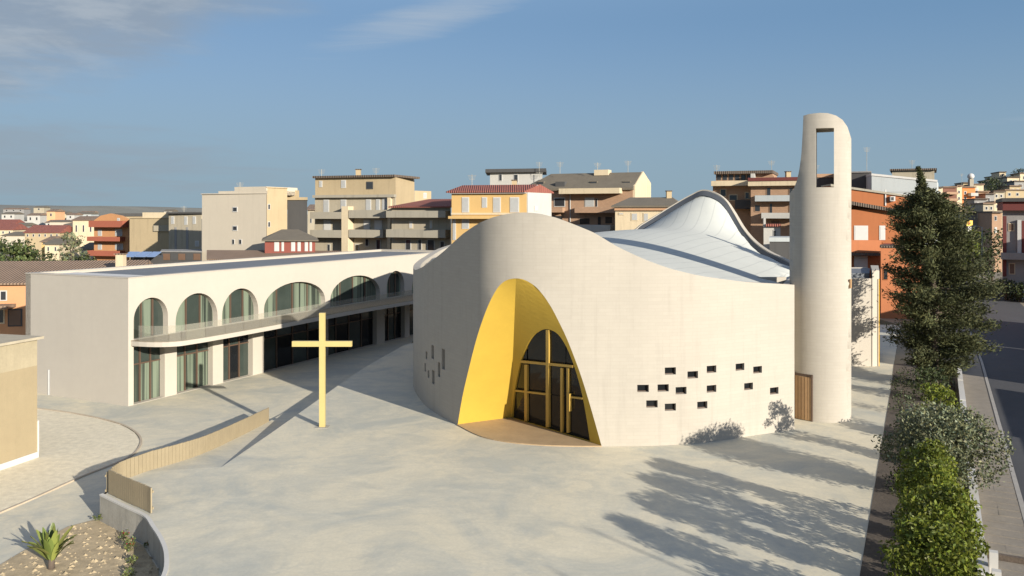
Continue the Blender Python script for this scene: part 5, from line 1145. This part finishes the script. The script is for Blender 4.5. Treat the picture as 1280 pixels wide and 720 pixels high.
# ================================================================== TREES AND PLANTS
def foliage(name, cen, size, m, parent, tint, up=0.0, aspect=0.55, cup=None):
    """leaf-sized faces: cen (N,3) world, size (N,), tint (N,3); every leaf a small folded quad"""
    n = len(cen); o0 = np.array(origin_of(parent)) if parent else 0
    d = rng.normal(size=(n, 3)); d[:, 2] += up
    if cup is not None: d = d*.7+cup*1.1
    d /= np.linalg.norm(d, axis=1)[:, None]; r = rng.normal(size=(n, 3)); s = np.cross(d, r); s /= np.linalg.norm(s, axis=1)[:, None]
    L_ = size[:, None]; a = cen-o0
    v = np.stack([a-d*L_*.5, a+s*L_*aspect*.5, a+d*L_*.5, a-s*L_*aspect*.5], 1).reshape(-1, 3)
    me = bpy.data.meshes.new(name); me.vertices.add(4*n); me.vertices.foreach_set('co', v.ravel().astype(np.float32))
    me.loops.add(4*n); me.loops.foreach_set('vertex_index', np.arange(4*n, dtype=np.int32)); me.polygons.add(n)
    me.polygons.foreach_set('loop_start', np.arange(0, 4*n, 4, dtype=np.int32)); me.polygons.foreach_set('loop_total', np.full(n, 4, np.int32))
    me.materials.append(m); at = me.color_attributes.new('tint', 'FLOAT_COLOR', 'POINT')
    c = np.ones((n, 4, 4), np.float32); c[:, :, :3] = tint[:, None, :]; at.data.foreach_set('color', c.ravel()); me.update(); me.validate()
    o = bpy.data.objects.new(name, me); C.objects.link(o)
    if parent: o.parent = parent
    return o
def clumps_to_leaves(cl, per, size, shell=0.55):
    P_, S_, K_ = [], [], []
    for i, (c, r) in enumerate(cl):
        n = max(6, int(per*r*r)); d = rng.normal(size=(n, 3)); d /= np.linalg.norm(d, axis=1)[:, None]; rr = r*(shell+(1-shell)*rng.random(n)**.6)*(1+.12*rng.normal(size=n))
        P_.append(np.array(c)+d*rr[:, None]*np.array([1, 1, .85])); S_.append(size*rng.uniform(.6, 1.35, n)); K_.append(np.full(n, i))
    return np.concatenate(P_), np.concatenate(S_), np.concatenate(K_)
def tints(K, var=.42, hue=.14, cv=.34):
    nk = int(K.max())+1; cb = 1+cv*rng.uniform(-1, 1, nk); n = len(K); b = cb[K]*(1+var*rng.uniform(-1, 1, n)); h = hue*rng.uniform(-1, 1, n)
    return np.clip(np.stack([b*(1+h), b, b*(1-h)], 1), 0.1, 2.5)
M_BARK = mat('rough bark', (0.10, 0.075, 0.055), 0.95, 0.3, 4, 0.9, 14); M_BARKG = mat('grey bark', (0.16, 0.145, 0.12), 0.95, 0.3, 4, 0.9, 14)
L_CON = leafmat('conifer needles', (0.07, 0.075, 0.03), .8, .2); L_LIME = leafmat('bright shrub leaves', (0.125, 0.148, 0.02), .5, .35); L_OLIVE = leafmat('olive leaves', (0.14, 0.15, 0.08), .5, .2); L_DARK = leafmat('dark evergreen leaves', (0.045, 0.058, 0.022), .5, .2); L_MID = leafmat('mid green leaves', (0.075, 0.095, 0.03), .5, .25); L_AGA = leafmat('yellow green palm leaves', (0.17, 0.20, 0.06), .45, .15)
def broadtree(name, label, cat, base, h, rad, nclump, per, size, lm, crown_lo=0.25, group=None, bark=None, squash=1.0, trunk_r=.12, only_crown=False):
    o = thing(name, label, cat, base, group); bx0 = Vector(base); cl = []
    for i in range(nclump):
        u = rng.random(); z = h*(crown_lo+(1-crown_lo)*(i+.5)/nclump); f = math.sin(math.pi*min(1, max(.12, (z/h-crown_lo*.7)/(1-crown_lo*.7)*.93)))**.6; a_ = rng.uniform(0, 6.283); q = rad*f*rng.uniform(.25, .95)
        cr = rad*rng.uniform(.22, .42); cl.append(((bx0.x+math.cos(a_)*q, bx0.y+math.sin(a_)*q*squash, bx0.z+min(z, h-cr*.8)), cr))
    tr = MB(); tip = bx0+Vector((rng.uniform(-.1, .1)*h*.3, rng.uniform(-.1, .1)*h*.3, h*.7)); tr.tube([bx0-Vector((0, 0, .1)), bx0.lerp(tip, .5)+Vector((rng.uniform(-.05, .05)*h, 0, 0)), tip], [trunk_r, trunk_r*.7, trunk_r*.25], 7)
    t_ = part('trunk', tr, bark or M_BARK, o, smooth=True)
    for c, r in cl[::max(1, nclump//9)]:
        p0 = bx0.lerp(tip, rng.uniform(.3, .9)); part('limb', MB().tube([p0, p0.lerp(Vector(c), .55)+Vector((0, 0, .08*h*rng.random())), Vector(c)], [trunk_r*.4, trunk_r*.25, trunk_r*.1], 5), bark or M_BARK, t_)
    P_, S_, K_ = clumps_to_leaves(cl, per, size); foliage('crown', P_, S_, lm, o, tints(K_)); return o
# the big conifer beside the tower
cb = Vector((25.75, 50.0, 0)); con = thing('conifer', 'tall dense dark green conifer with a thin leaning tip beside the street', 'tree', cb)
CH = zt(219, 50); part('trunk', MB().tube([cb-Vector((0, 0, .1)), cb+Vector((.05, 0, 5)), cb+Vector((-.35, 0, CH*.8)), cb+Vector((-.95, 0, CH+.3))], [.28, .2, .1, .02], 8), M_BARK, con, smooth=True)
P_, S_, K_, D_ = [], [], [], []; kk = 0
prof = [(0.02, 1.3), (0.06, 1.9), (.14, 2.7), (.24, 3.25), (.34, 3.35), (.46, 3.15), (.58, 2.75), (.68, 2.45), (.74, 2.45), (.82, 2.15), (.86, 1.3), (.885, .38), (.93, .22), (1.0, .05)]
br = []
for i in range(300):
    f = (i+.5)/300; f = f**.92; rmax = np.interp(f, [p[0] for p in prof], [p[1] for p in prof]); a_ = i*2.39996+rng.uniform(-.3, .3); ln = rmax*.92*rng.uniform(.68, 1.12)
    if .5 < f < .75 and math.cos(a_-0.2) > .3: ln *= rng.uniform(.85, 1.1)
    if f < .55: ln *= 1+.16*math.cos(a_)
    if rng.random() < .10 and f < .8: continue
    z0 = f*CH+.5; lean = np.interp(f, [0, .4, .8, 1], [0, .05, -.35, -.95])
    st = np.array([cb.x+lean, cb.y, z0]); dirv = np.array([math.cos(a_), math.sin(a_), rng.uniform(-.28, .30)]); kk += 1
    n = int(30+ln*125); t = rng.uniform(.12, 1, n)**.75; tilt = np.array([0, 0, 1])*(t[:, None]**2)*.45*ln
    sp = (.045+.30*min(ln, 3)/3*(1-.4*t))[:, None]
    P_.append(st+dirv*(t*ln)[:, None]+tilt*.35+rng.normal(size=(n, 3))*sp*np.array([1, 1, .75])); S_.append(rng.uniform(.14, .30, n)); K_.append(np.full(n, kk-1)); D_.append(np.tile(dirv+np.array([0, 0, .35]), (n, 1)))
    if i % 6 == 0 and ln > .6: br.append((st, st+dirv*ln*.8))
P_, S_, K_, D_ = map(np.concatenate, (P_, S_, K_, D_))
foliage('crown', P_, S_, L_CON, con, tints(K_, .35, .1, .35), aspect=.30, cup=D_)
for a0, a1 in br[::2]: part('limb', MB().tube([a0, a1], [.06, .015], 5), M_BARK, con)
# shrubs of the planting strip
for x, y, h, r, lab in ((13.35, 25.9, 3.3, 1.05, 'bright green leafy shrub, tallest and farthest of the clump next to the olive'), (12.45, 24.1, 3.25, 1.1, 'bright green leafy shrub in the middle of the tall clump'), (11.5, 22.3, 3.1, 1.1, 'bright green leafy shrub at the bottom edge of the view'), (10.3, 20.0, 3.0, 1.1, 'bright green leafy shrub just below the view')):
    broadtree('shrub', lab, 'shrub', (x, y, 0), h, r*.95, 58, 1250, .115, L_LIME, .02, group='bright green shrubs of the planting strip', squash=1.1, trunk_r=.06)
broadtree('olive_tree', 'spreading grey green olive tree behind the bright shrubs', 'tree', (15.7, 30.0, 0), 3.4, 1.95, 58, 680, .12, L_OLIVE, .25, bark=M_BARKG, trunk_r=.13)
broadtree('shrub', 'rounded yellow green shrub between olive tree and conifer', 'shrub', (17.5, 33.8, 0), 3.55, .95, 44, 950, .12, L_LIME, .02, trunk_r=.06)
broadtree('shrub', 'second olive green shrub just beyond the rounded yellow green one', 'shrub', (19.6, 37.6, 0), 1.35, 1.0, 30, 420, .15, L_MID, .02, trunk_r=.05)
broadtree('shrub', 'low dark shrub at the foot of the conifer', 'shrub', (23.6, 46.3, 0), 1.9, 1.2, 22, 300, .18, L_DARK, .02, trunk_r=.05)
for i, (x, y, h, r, lab) in enumerate(((13.9, 27.6, 1.0, .7, 'small dull shrub under the olive tree'), (17.2, 34.6, 1.1, .8, 'small dull shrub left of the yellow green shrub'), (19.0, 38.0, .9, .8, 'small dull shrub just before the yellow green shrub'))):
    broadtree('shrub', lab, 'shrub', (x, y, 0), h, r, 14, 300, .15, L_MID, .03, trunk_r=.03)
for i, (x, y, h, r) in enumerate(((9.6, 20.2, .8, .7), (11.0, 23.0, .8, .7), (12.6, 26.6, .8, .7), (14.6, 31.0, .9, .8), (16.6, 35.2, .9, .8), (18.9, 39.8, 1.0, .9), (20.7, 43.4, 1.0, .9), (22.4, 46.9, 1.1, .9), (24.0, 50.1, 1.1, .9))):
    broadtree('ground_plant', ('first', 'second', 'third', 'fourth', 'fifth', 'sixth', 'seventh', 'eighth', 'ninth')[i]+' low dull plant from the front along the plaza kerb', 'plant', (x, y, 0), h, r, 12, 360, .11, L_DARK, .03, trunk_r=.02)
# litter and weeds of the strip
n = 5200; t = rng.random(n); xs_ = 1.2+(t*58)*.4636; ys_ = -.3+(t*58)*.886; w_ = rng.uniform(.1, 3.4, n)*np.where(rng.random(n) < .5, 1, 1); Pl = np.stack([xs_-1+w_*.886, ys_-w_*.4636+.6, np.full(n, .03)+rng.random(n)*.06], 1)
keep = np.array([inpoly((p[0], p[1]), strip) for p in Pl]); Pl = Pl[keep]
o = foliage('leaf_litter', Pl, rng.uniform(.06, .2, len(Pl)), leafmat('dry leaf litter', (0.11, 0.075, 0.04), .9, .05), None, tints(np.zeros(len(Pl), int), .6, .2), up=0); tag(o, 'brown leaf litter on the dark soil of the planting strip', kind='stuff')
# trees at the left behind the parish building
for i, (px, y, h, r, lm, lab) in enumerate(((2, 118, 8.3, 4.2, L_DARK, 'dark green round tree at the left picture edge'), (22, 112, 7.6, 3.6, L_MID, 'dark green tree second from the left picture edge'), (44, 115, 7.0, 3.5, L_DARK, 'broad dark green tree left of the grey conifer'), (66, 110, 5.6, 2.4, L_MID, 'smaller green tree beside the grey conifer'), (88, 125, 9.0, 2.4, L_OLIVE, 'pointed grey green tree right of the dark green trees'), (103, 120, 6.0, 2.2, L_DARK, 'small dark tree before the low white far house'))):
    x, y_ = pt(px, y); broadtree('tree', lab, 'tree', (x, y_, GY), h, r, 26, 46, .5, lm, .1, trunk_r=.2)
# trees and hedges round the street end
for px, y, h, r, lm, lab in ((1195, 128, 9.3, 3.2, L_LIME, 'yellow green tree behind the conifer at the street end'), (1216, 135, 7.5, 3.0, L_DARK, 'dark tree under the yellow sign'), (1240, 128, 8.2, 2.6, L_DARK, 'dark tree between lamp post and street house'), (1238, 250, 11.0, 4.4, L_DARK, 'dark tree on the slope skyline'), (1275, 280, 11.5, 4.6, L_DARK, 'dark tree crowning the slope at the right edge'), (1228, 245, 9.5, 3.8, L_DARK, 'dark tree left on the slope skyline'), (886, 100, 13.2, 1.6, L_DARK, 'tree top peeping over the church hump'), (1258, 100.5, 2.6, 1.9, L_DARK, 'dark rounded hedge bush before the street house'), (1276, 98.5, 2.4, 1.9, L_DARK, 'dark hedge bush at the right edge before the street house')):
    x, y_ = pt(px, y); gz = hill_z(x, y_) if y > 140 else (0 if px > 1000 else GY); broadtree('tree' if h > 3 else 'hedge_bush', lab, 'tree' if h > 3 else 'bush', (x, y_, gz), h, r, 24, 50 if h > 3 else 90, .45 if h > 3 else .3, lm, .12, trunk_r=.16)
# palm-like plant in the dry planter: each blade a piece of its own
ag = Vector(onz(64, 712, LOW)); pl_ = thing('spiky_plant', 'yellow green spiky plant with broad blades in the dry planter', 'plant', ag)
for i in range(30):
    a_ = i*2.39996; el_ = rng.uniform(.7, 1.5); ln = rng.uniform(.85, 1.35); d = Vector((math.cos(a_)*math.cos(el_), math.sin(a_)*math.cos(el_), math.sin(el_))); s_ = Vector((-math.sin(a_), math.cos(a_), 0)); mb = MB(); vs = []
    st = ag+Vector((math.cos(a_)*.08, math.sin(a_)*.08, .25+.25*rng.random()))
    for k in range(6):
        t = k/5; p = st+d*ln*t-Vector((0, 0, .26*ln*t*t)); w_ = .10*math.sin(math.pi*(.18+.80*t))**.8; up = Vector((0, 0, .03)); vs += [p-s_*w_+up, p, p+s_*w_+up]
    mb.add(vs, [(3*k, 3*k+1, 3*k+4, 3*k+3) for k in range(5)]+[(3*k+1, 3*k+2, 3*k+5, 3*k+4) for k in range(5)])
    o = part('leaf', mb, L_AGA, pl_, smooth=True, fix=False); at = o.data.color_attributes.new('tint', 'FLOAT_COLOR', 'POINT'); b_ = rng.uniform(.65, 1.3); at.data.foreach_set('color', np.tile(np.array([b_*rng.uniform(.9, 1.15), b_, b_*.8, 1], np.float32), len(o.data.vertices)))
part('stem', MB().tube([ag-Vector((0, 0, .05)), ag+Vector((.02, 0, .55))], [.12, .07], 8), M_BARK, pl_, smooth=True)
def small_plant(px, py, lab, lm, h, red=False):
    p = Vector(onz(px, py, LOW)); o = thing('small_plant', lab, 'plant', p); cl = [((p.x+rng.uniform(-.12, .12), p.y+rng.uniform(-.12, .12), p.z+h*rng.uniform(.35, .9)), h*.42) for _ in range(6)]
    P_, S_, K_ = clumps_to_leaves(cl, 900, .09); foliage('leaves', P_, S_, lm, o, tints(K_)); part('stem', MB().tube([p-Vector((0, 0, .02)), p+Vector((0, 0, h*.7))], .015, 5), M_BARK, o)
    if red:
        P_ = np.array([[p.x+rng.uniform(-.15, .15), p.y+rng.uniform(-.15, .15), p.z+h*rng.uniform(.7, 1.1)] for _ in range(9)]); foliage('blossom', P_, np.full(9, .055), leafmat('red petals', (.20, .022, .018), .5, .2), o, np.ones((9, 3)), aspect=.9)
L_WEED = leafmat('weed leaves', (0.10, 0.12, 0.035), .5, .25)
for px, py, lab, h, red in ((164, 690, 'small rose bush with red flowers, tallest in the dry planter', .42, True), (187, 688, 'small plant with red flowers near the kerb of the planter', .3, True), (155, 674, 'tiny plant with red flowers near the retaining wall', .25, True), (165, 708, 'low green plant below the rose bush', .3, False), (160, 722, 'low green plant at the bottom edge of the planter', .3, False), (186, 668, 'green weed at the foot of the curved retaining wall', .3, False), (196, 678, 'green weed against the dark end of the retaining wall', .35, False), (166, 661, 'green weed midway along the retaining wall', .25, False), (127, 652, 'green weed at the corner of the fence', .3, False)): small_plant(px, py, lab, L_WEED, h, red)

# ================================================================== STREET THINGS
# low white boundary wall of the planting strip, in coped lengths, with gate posts near the bottom
bw = thing('boundary_wall', 'low white boundary wall between planting strip and pavement', 'wall', (13.3, 23.8, 0))
p0 = Vector((11.6, 20.1, 0)); dd = Vector((0.4636, 0.886, 0)); nn = Vector((0.886, -0.4636, 0))
for i in range(14):
    s0 = i*3.02; h = .42+.05*(i % 2)
    part('wall_length', MB().obox(p0, dd, nn, Z, s0, s0+2.98, 0, .2, -.02, h), M_CONC, bw); part('coping', MB().obox(p0, dd, nn, Z, s0-.01, s0+2.99, -.04, .24, h, h+.06), M_WHITE, bw)
for i, s0 in enumerate((2.2, 3.6)):
    part('gate_post', MB().obox(p0, dd, nn, Z, s0, s0+.22, .26, .48, -.02, .95), M_WHITE, bw)
bm_ = thing('shadow_stand_in', 'brown shadow stand-in, a beam lying across the pavement beside the white wall', 'cuboid', (*(p0+dd*5.6+nn*.9)[:2], .04)); q = p0+dd*5.6  # solid brown bar modelled in place of a shadow across the pavement
part('cuboid', MB().obox(q, nn, dd, Z, .3, 1.5, 0, .16, .042, .2), M_BARK, bm_)
x, y = pt(1227.5, 118); lp = thing('lamp_post', 'slim grey street lamp post at the far end of the street', 'street lamp', (x, y, -.03)); zl = zt(284, 118)
part('pole', MB().tube([(x, y, -.05), (x, y, zl)], [.11, .06], 8), T_LGREY, lp, smooth=True); part('arm', MB().tube([(x, y, zl-.1), (x-.6, y-.2, zl+.15), (x-1.5, y-.5, zl+.2)], .045, 6), T_LGREY, lp); part('lamp_head', MB().obox((x-1.9, y-.65, zl+.16), (1, .3, 0), (-.3, 1, 0), Z, 0, .6, -.12, .12, 0, .12), T_LGREY, lp)
x, y = pt(1212, 152); sg = thing('road_sign', 'square yellow sign with an orange diamond on a tall pole', 'sign', (x, y, 0)); zs_ = zt(279, 152)
part('pole', MB().tube([(x, y+.06, -.5), (x, y+.06, zs_+.5)], .07, 6), T_LGREY, sg); pn = part('panel', MB().box(x-.55, x+.55, y-.03, y, zs_-.52, zs_+.52), mat('yellow sign paint', (.75, .45, .03), .5, .04, 2), sg)
part('diamond', MB().add([(x-.3, y-.034, zs_), (x, y-.034, zs_-.3), (x+.3, y-.034, zs_), (x, y-.034, zs_+.3), (x-.3, y-.045, zs_), (x, y-.045, zs_-.3), (x+.3, y-.045, zs_), (x, y-.045, zs_+.3)], [(4, 5, 6, 7), (0, 1, 5, 4), (1, 2, 6, 5), (2, 3, 7, 6), (3, 0, 4, 7)]), mat('orange sign paint', (.60, .17, .02), .5, .04, 2), pn)
part('plate', MB().box(x-.3, x+.3, y-.03, y, zs_-1.5, zs_-.62), W_WHITE, sg)

# ================================================================== UNSEEN THINGS BESIDE THE VIEW THAT SHADE IT
# wall and two houses are put in only to shade the road; two inferred poles
def across(t, o_): q = Vector((8.5, 3.5, 0))+Vector((.46, .888, 0))*t+Vector((.888, -.46, 0))*o_; return q
gw = thing('added_shade_wall', 'unseen rendered wall added across the street to shade the road', 'wall', (17, 12, 0))
for t0, t1, h in OFF_WALL:
    f = Face(across(t1, 4.7), across(t0, 4.7)); part('wall_length', f.mbox(0, f.l, -.1, h, -.25, 0), T_GREY, gw)
for t0, t1, h, lab in OFF_ROW:
    q4 = [across(t1, 5.2), across(t0, 5.2), across(t0, 11), across(t1, 11)]; q4 = [(p.x, p.y) for p in q4]
    b = block('added_row_house', '%s low unseen row house added across the street for its shade' % lab, 'house', q4, h, T_GREY, 'unseen row houses added to shade the street', base=0, roof=T_TILE); f = Face(q4[0], q4[1])
    for k in range(int(f.l/4)):
        for z0, z1 in ((1.0, 2.3), (3.3, 4.6)): w_ = part('window', f.mbox(1.4+k*4, 2.6+k*4, z0, z1, -.05, .05), W_WHITE, b); part('pane', f.mbox(1.5+k*4, 2.5+k*4, z0+.1, z1-.1, .01, .07), W_DARK, w_)
for i, (x, y, h) in enumerate(OFF_POLES):
    o = thing('utility_pole', ('nearer', 'middle', 'farther')[i]+' wooden utility pole across the street', 'pole', (x, y, 0)); part('pole', MB().tube([(x, y, -.1), (x, y, h)], [.07, .04], 8), M_BARK, o, smooth=True)
